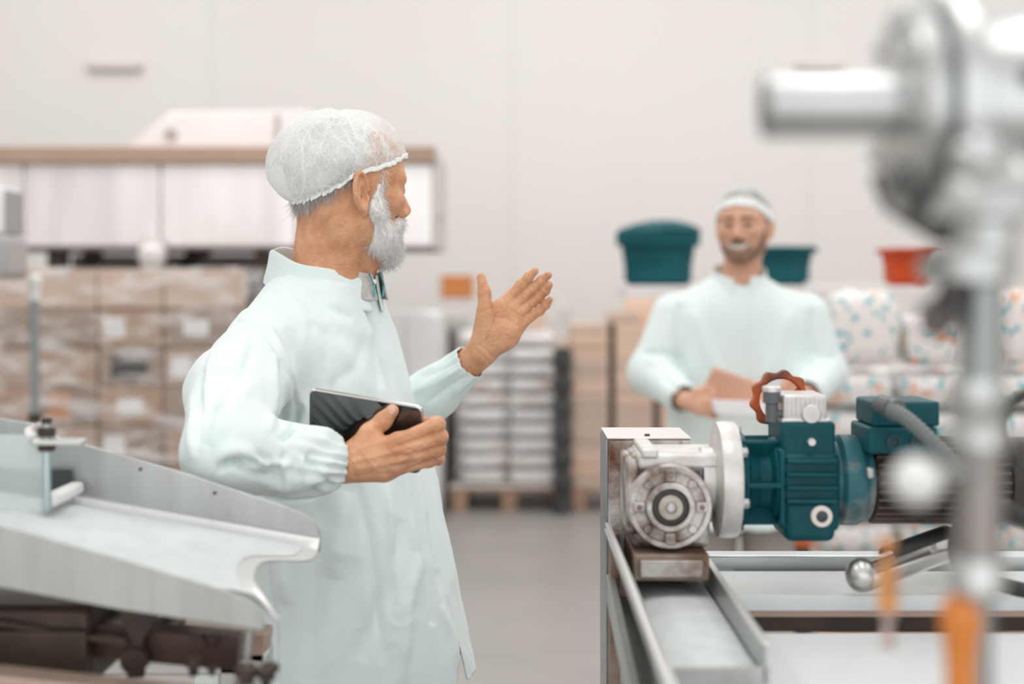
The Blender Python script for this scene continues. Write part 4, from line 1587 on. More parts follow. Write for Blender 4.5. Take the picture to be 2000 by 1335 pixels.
def tray_pt(u, t):
    x, y = .181 + .098 * u, 1.612 + .50 * t
    h = .004 + .007 * math.sin(PI * u) ** .5 * min(1, t * 8 + .2, (1 - t) * 8 + .2) + .0015 * mnoise.noise(Vector((x * 40, y * 25, 4)))
    return (x, y, 1.0265 + h)


pw = MB().grid(tray_pt, 16, 50).build('powder_layer', WHITE_P, None, angle=180)
tag(pw, 'white granular product lying in the narrow trough under the gearbox', 'powder', kind='stuff')

# half-round discharge scoop beside the shelf
sc_root = thing('steel_scoop', 'open half-round steel chute lying on the pale shelf right of the trough', 'chute', P(1760, 1150, 2.04))


def half_pipe(a, b, r, a0, a1, n=14):
    a, b = Vector(a), Vector(b)
    d, u, w = frame_from(b - a)

    def fn(s, t):
        k = a0 + (a1 - a0) * s
        return a.lerp(b, t) + (u * math.cos(k) + w * math.sin(k)) * r
    return MB().grid(fn, n, 10)


sa, sb = P(1682, 1122, 1.97), P(1850, 1062, 2.06)
o = half_pipe(sa, sb, .024, PI * .95, PI * 2.05).build('scoop_body', STEEL, sc_root, angle=60)
o.modifiers.new('solid', 'SOLIDIFY').thickness = .0025
MB().sphere(sa, (.022, .024, .024), 18, 10).build('scoop_nose', STEEL, sc_root)
o = half_pipe(P(1735, 1092, 1.995), P(1850, 1050, 2.06), .019, PI * .1, PI * .9).build('black_liner', BLACK, sc_root, angle=60)
o.modifiers.new('solid', 'SOLIDIFY').thickness = .003

# ---- the gear motor
gm = thing('gear_motor', 'teal gear motor with grey worm gearbox and round flange on the conveyor frame', 'motor', (.42, 2.06, 1.094))
gx0, gx1, gy0, gy1, gz0, gz1 = .157, .286, 2.012, 2.144, 1.0945, 1.232
hb = MB().bb(gx0 + .012, gx1 - .006, gy0 + .012, gy1, gz0, gz1 - .008).build('gearbox_housing', CAST, gm, bevel=.008, seg=3)
MB().bb(gx0 + .020, gx1 + .012, gy0 + .002, gy1, gz1 - .026, gz1 - .004).build('housing_rib', mat('pale_cast', (.72, .70, .68), .45, .6, (.55, .52, .49), 25, 5, .4, .7, bump=.2), hb, bevel=.006, seg=3)
MB().bb(gx0 + .024, gx0 + .048, gy0 - .006, gy1, gz1 - .010, gz1 + .004).build('housing_lug', MATS['pale_cast'], hb, bevel=.004, seg=3)
MB().bb(gx0 + .004, gx0 + .022, gy0 + .004, gy1, gz0 + .020, gz1 - .012).build('housing_rib', CAST, hb, bevel=.006, seg=3)
MB().bb(gx1 - .018, gx1 - .002, gy0 + .006, gy1, gz0 + .036, gz1 - .010).build('housing_rib', CAST, hb, bevel=.006, seg=3)
for x0, x1 in ((gx0 + .022, gx0 + .052), (gx1 - .048, gx1 - .020)):
    MB().bb(x0, x1, gy0 + .009, gy0 + .013, gz1 - .058, gz1 - .028).build('pocket_plate', mat('dark_cast', (.20, .18, .165), .55, .5, (.12, .10, .09), 30, 4, .4, .7), hb)  # dark plates paint the shade of the recessed casting pockets
fc = Vector((.2195, 0, 1.158))


def yl(prof, name, m, parent, bevel=0, seg=56, c=fc):
    """lathe about the axis that points at the camera; prof (y, r)"""
    y0 = prof[0][0]
    return MB().lathe((c.x, y0, c.z), (0, -1, 0), [(y0 - y, r) for y, r in prof], seg).build(name, m, parent, bevel=bevel, angle=30)


fl_o = yl([(2.03, .052), (2.012, .0585), (1.988, .0585), (1.984, .0565), (1.984, .050), (1.9905, .0485), (1.9905, .036), (1.982, .0345), (1.980, .0325), (1.980, .0265), (1.992, .0255), (1.992, .001)], 'output_flange', CAST, gm)
yl([(1.995, .0255), (1.9865, .0255), (1.9855, .0235), (1.9855, .0185), (1.993, .018)], 'oil_seal', mat('dark_seal', (.05, .042, .036), .45), fl_o)
yl([(1.995, .0178), (1.982, .0178), (1.9805, .0165), (1.9805, .0085), (1.984, .0078), (1.984, .001)], 'hollow_shaft', mat('worn_shaft', (.46, .42, .38), .35, .9, (.28, .23, .19), 30, 4, .4, .7), fl_o)
yl([(1.986, .0062), (1.9775, .0062), (1.9765, .0052), (1.9765, .001)], 'shaft_bolt', STEEL_D, fl_o, seg=6)
for k in range(8):
    a = k * PI / 4 + PI / 2
    rr = .0435
    c = Vector((fc.x + rr * math.cos(a), 0, fc.z + rr * math.sin(a)))
    if k % 2 == 0:
        R_ = Matrix.Rotation(-a, 3, 'Y')
        MB().box((c.x, 1.986, c.z), (.017, .010, .015), R_).build('flange_lug', CAST, fl_o, bevel=.003, seg=3)
        yl([(1.982, .0036), (1.9795, .0036), (1.9792, .0008)], 'lug_screw', RUST, fl_o, seg=10, c=c)
    else:
        yl([(1.991, .0066), (1.985, .0066), (1.984, .0055), (1.984, .0006)], 'flange_bolt', CAST, fl_o, seg=6, c=c)
AY, AZ = 2.055, 1.187


def xl(prof, name, m, parent, seg=56, y=AY, z=AZ, angle=30, bevel=0):
    x0 = prof[0][0]
    return MB().lathe((x0, y, z), (1, 0, 0), [(x - x0, r) for x, r in prof], seg).build(name, m, parent, angle=angle, bevel=bevel)


PCAST = MATS['pale_cast']
xl([(.270, .046), (.286, .046), (.290, .070), (.2925, .0815), (.300, .083), (.316, .083), (.320, .081), (.322, .060)], 'input_flange', PCAST, gm)
for k in range(6):
    a = k * PI / 3 + .35
    MB().lathe((.3205, AY + .070 * math.cos(a), AZ + .070 * math.sin(a)), (1, 0, 0), [(0, .0075), (.007, .0075), (.009, .006)], 6).build('hex_bolt', STEEL_D, gm, smooth=False)
# teal lantern between flange and variator
lan = xl([(.322, .064), (.330, .066), (.336, .050), (.350, .044), (.364, .048), (.370, .060), (.378, .062)], 'lantern_housing', TEAL, gm)
for k in range(6):
    a = k * PI / 3 + PI / 6
    R_ = Matrix.Rotation(a, 3, 'X')
    MB().box(Vector((.351, AY, AZ)) + R_ @ Vector((0, 0, .054)), (.052, .007, .028), R_).build('lantern_rib', TEAL, lan, bevel=.002)
vb = MB().bb(.372, .458, AY - .062, AY + .062, AZ - .068, AZ + .046).build('variator_body', TEAL, gm, bevel=.014, seg=4)
MB().bb(.376, .452, AY - .055, AY + .055, AZ + .036, AZ + .088).build('variator_head', TEAL, vb, bevel=.006, seg=3)
MB().bb(.379, .450, AY - .066, AY + .04, AZ - .079, AZ - .02).build('oil_sump', TEAL, vb, bevel=.012, seg=4)
MB().bb(.372, .380, AY - .066, AY + .066, AZ - .055, AZ + .05).build('body_rib', TEAL, vb, bevel=.003)
for k in range(4):
    z = AZ + .034 - k * .0185
    MB().bb(.381, .452, AY - .071, AY - .058, z - .0032, z + .0032).build('body_rib', TEAL, vb, bevel=.0025)
MB().cyl((.4165, AY - .056, AZ + .0605), (.4165, AY - .066, AZ + .0605), .0055, seg=6).build('vent_screw', PCAST, vb)
cs = Vector((.4285, 0, 1.1455))
pl = yl([(AY - .064, .0148), (AY - .073, .0148), (AY - .0745, .0135), (AY - .0745, .0085), (AY - .0735, .008)], 'sight_ring', mat('cream_ring', (.72, .66, .60), .4), vb, c=cs, seg=32)
yl([(AY - .066, .0080), (AY - .0742, .0080), (AY - .0744, .001)], 'sight_glass', mat('dark_sight', (.02, .035, .04), .15), pl, c=cs, seg=24)
# silver control box, dark fitting and orange handwheel on top
SILV = mat('silver_box_cast', (.70, .68, .67), .4, .7, (.52, .49, .47), 20, 5, .4, .7, bump=.15)
bx_ = MB().bb(.380, .442, AY - .046, AY + .04, AZ + .086, AZ + .1245).build('control_box', SILV, gm, bevel=.004, seg=3)
MB().bb(.377, .446, AY - .050, AY + .044, AZ + .084, AZ + .092).build('box_foot', SILV, bx_, bevel=.003)
for k in range(9):
    x = .385 + k * .0065
    MB().bb(x, x + .0028, AY - .0485, AY - .044, AZ + .094, AZ + .121).build('box_fin', SILV, bx_, bevel=.0006)
cap = Vector((.4185, 0, AZ + .098))
yl([(AY - .044, .0135), (AY - .052, .0135), (AY - .0535, .012), (AY - .0535, .001)], 'round_cap', SILV, bx_, c=cap, seg=28)
MB().lathe((.366, AY - .035, AZ + .086), (0, 0, 1), [(0, .009), (.026, .009), (.027, .0125), (.042, .0125), (.043, .011)], 18).build('dark_fitting', mat('grey_fitting', (.10, .115, .12), .45), gm, angle=30)
MB().lathe((.366, AY - .035, AZ + .1285), (0, 0, 1), [(0, .0135), (.006, .0135), (.008, .011)], 18).build('fitting_cap', SILV, gm, angle=30)
MB().cyl((.366, AY - .035, AZ + .097), (.386, AY - .035, AZ + .097), .006, seg=12).build('fitting_elbow', MATS['grey_fitting'], gm)
hw_c = Vector((.398, 2.128, AZ + .1075))
hw = MB()
ring_o, ring_i = [], []
NP = 96
for k in range(NP):
    a = 2 * PI * k / NP
    ro = .0430 + .0026 * math.sin(a * 10)
    ring_o.append((hw_c.x + ro * math.cos(a), 0, hw_c.z + ro * math.sin(a)))
    ring_i.append((hw_c.x + .0315 * math.cos(a), 0, hw_c.z + .0315 * math.sin(a)))
vs, fs = [], []
for y in (2.119, 2.137):
    vs += [(p[0], y, p[2]) for p in ring_o] + [(p[0], y, p[2]) for p in ring_i]
for k in range(NP):
    j = (k + 1) % NP
    fs += [(k, j, NP + j, NP + k), (2 * NP + k, 3 * NP + k, 3 * NP + j, 2 * NP + j), (k, 2 * NP + k, 2 * NP + j, j), (NP + k, NP + j, 3 * NP + j, 3 * NP + k)]
ORW = mat('orange_handwheel_plastic', (.50, .095, .018), .4, 0, (.12, .03, .012), 14, 4, .45, .62)
wheel = hw.add(vs, fs).build('handwheel', ORW, gm, bevel=.003, seg=3)
for k in range(3):
    a = k * 2 * PI / 3 + .5
    MB().tube([hw_c, hw_c + Vector((.036 * math.cos(a), 0, .036 * math.sin(a)))], .006, 8).build('wheel_spoke', ORANGE, wheel)
MB().cyl(hw_c + Vector((0, .016, 0)), hw_c - Vector((0, .05, 0)), .012, seg=18).build('wheel_hub', ORANGE, wheel)
# motor flange, finned body, cowl
xl([(.452, .052), (.462, .056), (.468, .064), (.490, .064), (.494, .062), (.500, .056), (.508, .056)], 'motor_flange', mat('worn_teal_paint', (.018, .12, .145), .45, .1, (.30, .27, .25), 9, 6, .5, .68, bump=.2), gm)
MOT = mat('motor_brown_black', (.028, .022, .020), .5, .2, (.06, .042, .035), 10, 5, .4, .7)
mo = xl([(.505, .050), (.70, .050), (.705, .046)], 'motor_body', MOT, gm)
fin = None
for k in range(30):
    a = 2 * PI * k / 30 + .05
    R_ = Matrix.Rotation(a, 3, 'X')
    if fin is None:
        fin = MB().box(Vector((.604, AY, AZ + .055)), (.185, .0028, .014)).build('cooling_fin', mat('worn_fin', (.13, .10, .09), .45, .4, (.04, .03, .027), 8, 5, .4, .66), mo, bevel=.0008)
        # turn about the motor axis by moving the object origin onto it
        me = fin.data
        off = Vector((.604, AY, AZ)) - wloc(mo)
        me.transform(Matrix.Translation(-off))
        fin.location = off
        fin.rotation_euler = (a, 0, 0)
    else:
        c2 = fin.copy()
        COL.objects.link(c2)
        c2.parent = mo
        c2.rotation_euler = (a, 0, 0)
xl([(.70, .060), (.745, .060), (.755, .054), (.757, .02)], 'fan_cowl', MOT, gm)
MB().bb(.492, .502, AY - .07, AY - .055, AZ + .010, AZ + .026).build('clamp_lug', STEEL_D, gm, bevel=.003)
tb = MB().bb(.492, .588, AY - .075, AY + .03, AZ + .045, AZ + .082).build('terminal_box', TEAL, gm, bevel=.004, seg=3)
MB().bb(.499, .592, AY - .072, AY + .028, AZ + .0825, AZ + .117).build('terminal_lid', TEAL, tb, bevel=.004, seg=3)
for x in (.527, .560):
    yl([(AY - .074, .0105), (AY - .0785, .0105), (AY - .0785, .007), (AY - .076, .0065), (AY - .076, .001)], 'knockout_plug', mat('dark_teal_plug', (.008, .05, .06), .45), tb, c=Vector((x, 0, AZ + .062)), seg=24)
q0, q1, q2, q3 = P(1735, 797, 1.94), P(1775, 812, 1.915), P(1812, 850, 1.90), P(1848, 900, 1.90)
MB().lathe(q0 + Vector((-.004, .03, .004)), q1 - q0 - Vector((-.004, .03, .004)), [(0, .013), (.02, .013), (.021, .0155), (.036, .0155), (.038, .012)], 18).build('cable_gland', mat('grey_gland', (.10, .11, .11), .4), tb, angle=30)
hose_pts = []
hr = []
for k in range(60):
    t = k / 59
    b0 = (1 - t) ** 3
    p = q0 * b0 + q1 * (3 * t * (1 - t) ** 2) + q2 * (3 * t * t * (1 - t)) + (q3 + Vector((.05, 0, -.05))) * t ** 3
    hose_pts.append(p)
    hr.append(.0100 + .0014 * (k % 3 == 0))
MB().tube(hose_pts, hr, 14).build('conduit_hose', mat('grey_conduit', (.15, .17, .165), .4), gm, angle=60)
# ------------------------------------------------------------------ sanitary pump and riser pipe close to the lens
pump = thing('pump_pipe', 'stainless sanitary pump head on a vertical pipe standing close at the right edge', 'pump', (.312, .95, 0))
PS = mat('satin_pipe_steel', (.58, .60, .59), .30, .9, (.48, .50, .49), 4, 4, .4, .7)
PY = .95


def zy(y, d=PY):
    return CAMZ - (y - HZ) / F * d


def xx(x, d=PY):
    return (x - 1000) / F * d


def vl(cx, prof, name, m, parent=pump, seg=36, y=PY):
    """upright lathe; prof as (row in the picture, radius)"""
    pr = sorted([(zy(a, y), r) for a, r in prof])
    return MB().lathe((cx, y, pr[0][0]), (0, 0, 1), [(z - pr[0][0], r) for z, r in pr], seg).build(name, m, parent, angle=35)


def hl(prof, name, m, parent=pump, seg=40, y=PY, z=None):
    z = zy(207) if z is None else z
    return MB().lathe((prof[0][0], y, z), (1, 0, 0), [(x - prof[0][0], r) for x, r in prof], seg).build(name, m, parent, angle=35)


# horizontal inlet tube and clamp flanges
hl([(xx(1492), .0205), (xx(1496), .0215), (xx(1760), .0215), (xx(1775), .024)], 'inlet_tube', PS)
hl([(xx(1490), .0198), (xx(1492), .0198)], 'tube_end', mat('dark_tube_end', (.05, .07, .07), .4))
hl([(.250, .030), (.254, .066), (.258, .070), (.266, .070), (.269, .060), (.272, .060), (.275, .076), (.281, .079), (.292, .079), (.296, .070), (.300, .060)], 'clamp_flange', PS, seg=56)
hl([(.298, .058), (.325, .060), (.330, .062), (.345, .062), (.350, .056), (.60, .056)], 'pump_body', PS, seg=56)
MB().bb(xx(1932), xx(2100), PY - .068, PY - .045, zy(190), zy(160)).build('body_slot', BLACK, pump, bevel=.002)
for k in range(8):
    a = k * PI / 4 + .2
    MB().lathe((.248, PY + .052 * math.cos(a), zy(207) + .052 * math.sin(a)), (1, 0, 0), [(0, .005), (.003, .006), (.016, .006)], 12).build('flange_bolt', STEEL_D, pump)
# swing bolt with pale round nut under the flange
MB().sphere((xx(1838), PY - .075, zy(330)), .018, 18, 12).build('wing_nut', PS, pump)
MB().tube([(xx(1742), PY - .02, zy(330)), (xx(1760), PY - .03, zy(352)), (xx(1775), PY - .02, zy(372))], .010, 10).build('hinge_pin', PS, pump)
MB().prism([(.246, PY - .045, zy(330)), (.300, PY - .045, zy(330)), (.318, PY - .045, zy(480)), (.292, PY - .045, zy(470)), (.256, PY - .045, zy(405))], (0, .09, 0)).build('pump_foot', mat('dark_pump_casting', (.10, .10, .10), .45, .4), pump, bevel=.004)
# riser
CX0 = xx(1935)
vl(xx(1938, .89), [(285, .014), (300, .020), (350, .032), (405, .037), (425, .038), (432, .026)], 'reducer_cone', PS, y=.89)
CXP = xx(1917)
vl(xx(1928, .905), [(425, .020), (486, .020)], 'neck_tube', PS, y=.905)
vl(CXP - .006, [(486, .026), (490, .029), (548, .029), (554, .026)], 'clamp_collar', PS)
MB().tube([(CXP - .02, PY, zy(520)), (xx(1822), PY - .01, zy(522)), (xx(1795), PY - .012, zy(528))], .0095, 12).build('clamp_handle', mat('dull_handle_steel', (.45, .46, .45), .4, .8), pump)
MB().tube([(xx(1858), PY - .01, zy(560)), (xx(1822), PY - .012, zy(610)), (xx(1812), PY - .01, zy(655))], [.012, .015, .008], 12).build('clamp_handle', mat('dark_handle_steel', (.20, .19, .19), .4, .7), pump)
vl(CXP, [(552, .0152), (742, .0152)], 'riser_tube', mat('grey_riser_steel', (.31, .33, .325), .34, .85))
vl(CXP - .003, [(738, .018), (744, .0185), (800, .0185), (812, .0165), (830, .0165), (836, .0195), (872, .0195), (880, .017)], 'clamp_collar', PS)
vl(CXP - .002, [(876, .0155), (1092, .0155)], 'riser_tube', mat('brown_grey_riser', (.32, .295, .28), .36, .8))
vl(CXP - .003, [(1088, .0175), (1094, .0185), (1150, .0185), (1168, .014)], 'clamp_collar', PS)
AMBER = mat('amber_plastic', (.72, .24, .045), .4)
vl(xx(1878), [(1165, .009), (1172, .012), (1215, .0145), (1235, .0125), (1300, .0105), (1420, .0105)], 'amber_sleeve', AMBER)
vl(CXP - .002, [(1160, .0088), (2000, .0088), (4880, .0088)], 'riser_tube', MATS['grey_riser_steel'])
MB().lathe((CXP - .002, PY, 0), (0, 0, 1), [(0, .16), (.012, .16), (.016, .05), (.05, .02)], 32).build('floor_plate', PS, pump)
# white ball knob on a short lever
kn = P(1790, 938, .86)
MB().sphere(kn, .0150, 20, 14).build('ball_knob', mat('white_bakelite', (.82, .83, .82), .3), pump)
MB().tube([kn, P(1850, 925, .91), Vector((CXP, PY, zy(915)))], [.006, .006, .007], 10).build('knob_lever', PS, pump)
# long orange lever hanging beside the pipe
lv = [P(1732, 1052, 1.10), P(1734, 1120, 1.10), P(1734, 1190, 1.10)]
MB().tube(lv, [.0082, .0078, .0078], 14).build('orange_lever', mat('pale_orange_plastic', (.80, .36, .12), .45), pump)
MB().tube([P(1734, 1190, 1.10), P(1734, 1262, 1.10)], .0076, 14).build('lever_grip', mat('pale_pink_grip', (.74, .58, .54), .5), pump)
MB().tube([P(1734, 1150, 1.10), P(1800, 1135, 1.02), Vector((CXP, PY, zy(1128)))], .004, 8).build('lever_bracket', PS, pump)

# black cable loop and hose behind the pipe, hanging from the frame
def cable(name, label, pts, r, cat):
    P3 = []
    n = len(pts)
    for i in range(n - 1):
        p0, p1, p2, p3 = pts[max(i - 1, 0)], pts[i], pts[i + 1], pts[min(i + 2, n - 1)]
        for k in range(8):
            t = k / 8
            P3.append(.5 * ((2 * p1) + (p2 - p0) * t + (2 * p0 - 5 * p1 + 4 * p2 - p3) * t * t + (3 * p1 - p0 - 3 * p2 + p3) * t ** 3))
    P3.append(pts[-1])
    return tag(MB().tube(P3, r, 10).build(name, BLACK, None, angle=60), label, cat)


cable('cable', 'thin black cable looping behind the vertical pipe at the right edge', [P(2140, 770, 1.62), P(2060, 760, 1.6), P(1998, 772, 1.58), P(1966, 800, 1.57), P(1958, 840, 1.56), P(1975, 890, 1.57), P(2010, 925, 1.6), P(2100, 990, 1.65), P(2160, 1120, 1.75), P(2150, 1190, 1.85)], .0062, 'cable')
cable('rubber_hose', 'thick black rubber hose running low past the vertical pipe', [P(2140, 1030, 1.62), P(2050, 1028, 1.6), P(1990, 1008, 1.58), P(1950, 990, 1.60), P(1900, 1000, 1.7), P(1870, 1040, 1.8), P(1880, 1110, 1.92), P(1990, 1150, 1.95), P(2100, 1160, 1.95)], .0105, 'hose')
# ------------------------------------------------------------------ goods and machines along the back
WOOD = mat('pallet_wood', (.52, .34, .23), .8, 0, (.38, .24, .16), 9, 5, .35, .7, stretch=(1, 8, 1))


def card_mat(name, col, col2):
    return mat(name, col, .75, 0, col2, 3.5, 3, .35, .7)


CARD = card_mat('tan_cardboard', (.84, .62, .48), (.76, .55, .42))
CARD_B = card_mat('pale_cardboard', (.72, .56, .46), (.64, .49, .40))
CARD_C = card_mat('grey_brown_cardboard', (.44, .34, .285), (.36, .28, .23))
CARD_L = card_mat('brown_cardboard', (.54, .38, .29), (.46, .32, .24))
CARD_D = card_mat('pinkish_cardboard', (.58, .45, .38), (.50, .38, .32))
TAPE = mat('carton_tape', (.72, .66, .60), .3)
LABEL_W = mat('white_label', (.82, .82, .82), .5)
LABEL_D = mat('dark_label', (.09, .08, .08), .4)


def film_mat(name, gloss, op):
    m = bpy.data.materials.new(name)
    m.use_nodes = True
    nt = m.node_tree
    out = nt.nodes['Material Output']
    b = nt.nodes['Principled BSDF']
    b.inputs['Base Color'].default_value = (.93, .92, .92, 1)
    b.inputs['Roughness'].default_value = .11
    b.inputs['Specular IOR Level'].default_value = 1.0
    tr = nt.nodes.new('ShaderNodeBsdfTransparent')
    tr.inputs['Color'].default_value = (.97, .97, .97, 1)
    tc = nt.nodes.new('ShaderNodeTexCoord')
    mp = nt.nodes.new('ShaderNodeMapping')
    mp.inputs['Scale'].default_value = (1.5, 1.5, 5)
    nt.links.new(tc.outputs['Object'], mp.inputs['Vector'])
    n = nt.nodes.new('ShaderNodeTexNoise')
    n.inputs['Scale'].default_value = 4
    n.inputs['Detail'].default_value = 4
    nt.links.new(mp.outputs[0], n.inputs['Vector'])
    mr = nt.nodes.new('ShaderNodeMapRange')
    mr.inputs['From Min'].default_value, mr.inputs['From Max'].default_value = .46, .70
    mr.inputs['To Min'].default_value, mr.inputs['To Max'].default_value = gloss, op
    nt.links.new(n.outputs['Fac'], mr.inputs['Value'])
    bp = nt.nodes.new('ShaderNodeBump')
    bp.inputs['Strength'].default_value = .9
    bp.inputs['Distance'].default_value = .03
    nt.links.new(n.outputs['Fac'], bp.inputs['Height'])
    nt.links.new(bp.outputs[0], b.inputs['Normal'])
    mx = nt.nodes.new('ShaderNodeMixShader')
    nt.links.new(mr.outputs[0], mx.inputs[0])
    nt.links.new(tr.outputs[0], mx.inputs[1])
    nt.links.new(b.outputs[0], mx.inputs[2])
    nt.links.new(mx.outputs[0], out.inputs['Surface'])
    return m


FILM = film_mat('stretch_film', .02, .62)
FILM_L = film_mat('thin_stretch_film', .03, .34)


def pallet(label, x0, x1, y0, y1, h=.145, group=None):
    p = thing('pallet', label, 'pallet', ((x0 + x1) / 2, (y0 + y1) / 2, 0), group)
    n = 5
    w = (x1 - x0)
    MB().bb(x0, x1, y0, y0 + .10, h - .022, h).build('deck_board', WOOD, p, bevel=.002)
    for k in range(1, n):
        y = y0 + (y1 - y0 - .1) * k / (n - 1)
        MB().bb(x0, x1, y, y + .10, h - .022, h).build('deck_board', WOOD, p, bevel=.002)
    for k in range(3):
        x = x0 + (w - .1) * k / 2
        for y in (y0, (y0 + y1) / 2 - .05, y1 - .1):
            MB().bb(x, x + .1, y, y + .1, .022, h - .022).build('block', WOOD, p, bevel=.002)
        MB().bb(x, x + .1, y0, y1, 0, .022).build('bottom_board', WOOD, p, bevel=.002)
    return p


def carton(label, x0, x1, y0, y1, z0, z1, m, group, sticker=None, tape=True):
    c = thing('carton', label, 'carton', ((x0 + x1) / 2, (y0 + y1) / 2, z0), group)
    MB().bb(x0, x1, y0, y1, z0 + .0015, z1 - .0015).build('box', m, c, bevel=.004 if tape else .009)
    xm = (x0 + x1) / 2
    if tape:
        MB().bb(xm - .022, xm + .022, y0 - .0012, y0, z1 - .05, z1 - .002).build('tape_strip', TAPE, c)
    if sticker:
        sm, fx, fw, fh = sticker
        xs = x0 + (x1 - x0) * fx
        zm = (z0 + z1) / 2
        MB().bb(xs, xs + fw, y0 - .0015, y0, zm - fh / 2, zm + fh / 2).build('sticker', sm, c)
    return c


# wrapped load of cartons behind the feeder
DX = 6.3
cx0 = (-70 - 1000) / F * DX
cw = .292
lay_h = (1.527 - .145) / 8
pallet('wooden pallet under the film-wrapped cartons on the left', cx0 - .02, cx0 + 4 * cw + .02, DX - .02, DX + .82)
rr = random.Random(5)
ORD = ['lowest', 'second', 'third', 'fourth', 'fifth', 'sixth', 'seventh', 'eighth', 'ninth', 'tenth', 'eleventh', 'twelfth', 'thirteenth', 'topmost']
GL = 'film-wrapped brown cartons stacked on the left pallet'
for k in range(8):
    for i in range(4):
        z0 = .145 + lay_h * k
        m = CARD_B if k == 7 else rr.choice([CARD_L, CARD_C, CARD_C, CARD_D])
        st = None
        if k < 7 and rr.random() < .35:
            st = rr.choice([(LABEL_W, .3, .11, .07), (LABEL_D, .2, .16, .11), (LABEL_W, .1, .09, .09), (mat('orange_print', (.62, .33, .18), .6), .25, .10, .12)])
        j = rr.uniform(-.006, .006)
        carton('film-wrapped brown carton behind the feeder, %s layer, %s from the left' % ('top' if k == 7 else ORD[k], ['first', 'second', 'third', 'fourth'][i]), cx0 + cw * i + .003, cx0 + cw * (i + 1) - .003, DX + j, DX + .40 + j, z0, z0 + lay_h, m, GL, st, tape=k == 7)
        if i in (0, 3):
            pass


def wrap(name, label, x0, x1, y0, y1, z0, z1, m, amp=.012, nz=40, na=120, taper=0.0, seed=1.0):
    """loose stretch film around a load, an open sleeve with a drawn-in top"""
    tq = (nz - 2) / (nz - 1)
    cx, cy = (x0 + x1) / 2, (y0 + y1) / 2
    hx, hy = (x1 - x0) / 2 + .008, (y1 - y0) / 2 + .008

    def fn(u, t):
        q = u * 4
        side, k = int(q) % 4, q % 1
        k = k * 2 - 1
        sx, sy, ox, oy = ((1, k, 1, 0), (-k, 1, 0, 1), (-1, -k, -1, 0), (k, -1, 0, -1))[side]
        n = mnoise.noise(Vector((sx * 4 + seed, sy * 4, t * 6))) + .6 * mnoise.noise(Vector((sx * 9, sy * 9 + seed, t * 17)))
        g = amp * max(0, n + 1.2) * (1 - abs(k) ** 6)
        kk = 1 - taper * t
        if t > .985:
            kk *= .80
        return (cx + hx * sx * kk + ox * g, cy + hy * sy * kk + oy * g, z0 + (z1 - z0) * min(1, t / tq) + .003 * abs(n))
    return tag(MB().grid(fn, na, nz, closed_u=True).build(name, m, None, angle=180), label, 'plastic film')


wrap('stretch_film', 'clear glossy stretch film around the brown cartons on the left', cx0 - .006, cx0 + 4 * cw + .006, DX - .012, DX + .80, .15, 1.534, FILM, .02)

# slim upright post in front of the cartons
sp = P(68, 560, 5.3)
st = thing('steel_post', 'slim grey steel post standing before the wrapped cartons on the left', 'post', (sp.x, 5.3, 0))
GREYP = mat('grey_blue_post', (.30, .33, .34), .4, .5)
MB().cyl((sp.x, 5.3, .01), (sp.x, 5.3, 1.41), .016, seg=18).build('tube', GREYP, st)
MB().lathe((sp.x, 5.3, 1.40), (0, 0, 1), [(0, .020), (.05, .020), (.055, .026), (.085, .026), (.10, .012)], 18).build('cap', mat('pale_cap', (.78, .77, .76), .35), st)
MB().lathe((sp.x, 5.3, .95), (0, 0, 1), [(0, .024), (.035, .024)], 18).build('clamp', IRON, st, bevel=.003)
MB().lathe((sp.x, 5.3, 0), (0, 0, 1), [(0, .11), (.01, .11), (.014, .03)], 24).build('base_plate', GREYP, st)

# white control box on a post at the frame edge
cb = thing('control_box', 'white control box with rounded grey lower housing at the left edge', 'control box', (-2.02, 5.0, 0))
MB().bb(-2.30, (25 - 1000) / F * 5.0, 4.9, 5.1, zy(458, 5.0), zy(368, 5.0)).build('cabinet', mat('white_enamel', (.84, .84, .82), .3), cb, bevel=.012, seg=3)
MB().bb(-2.25, (36 - 1000) / F * 5.0, 4.88, 5.12, zy(545, 5.0), zy(458, 5.0)).build('lower_housing', mat('grey_enamel', (.42, .40, .39), .4), cb, bevel=.03, seg=4)
MB().bb(-1.741, -1.736, 4.92, 5.08, zy(455, 5.0), zy(374, 5.0)).build('door_seal', mat('grey_seal', (.35, .34, .33), .5), cb)
MB().cyl((-2.02, 5.0, .01), (-2.02, 5.0, zy(540, 5.0)), .04, seg=20).build('post', GREYP, cb)
MB().lathe((-2.02, 5.0, 0), (0, 0, 1), [(0, .16), (.012, .16), (.016, .05)], 24).build('base_plate', GREYP, cb)

# long stainless packing machine with tan top rail and duct
D1 = 7.6
mc = thing('packing_machine', 'long stainless steel packing machine with tan top rail behind the cartons', 'machine', (-1.6, D1 + .4, 0))
SHINY = mat('mirror_sheet_steel', (.93, .90, .89), .22, .5, (.66, .62, .61), 1.3, 2, .35, .72, bump=.2, bscale=3.5, stretch=(2.2, 1, .35))  # pale and dark noise paints reflection streaks into the panel colour


def xd(x, d):
    return (x - 1000) / F * d


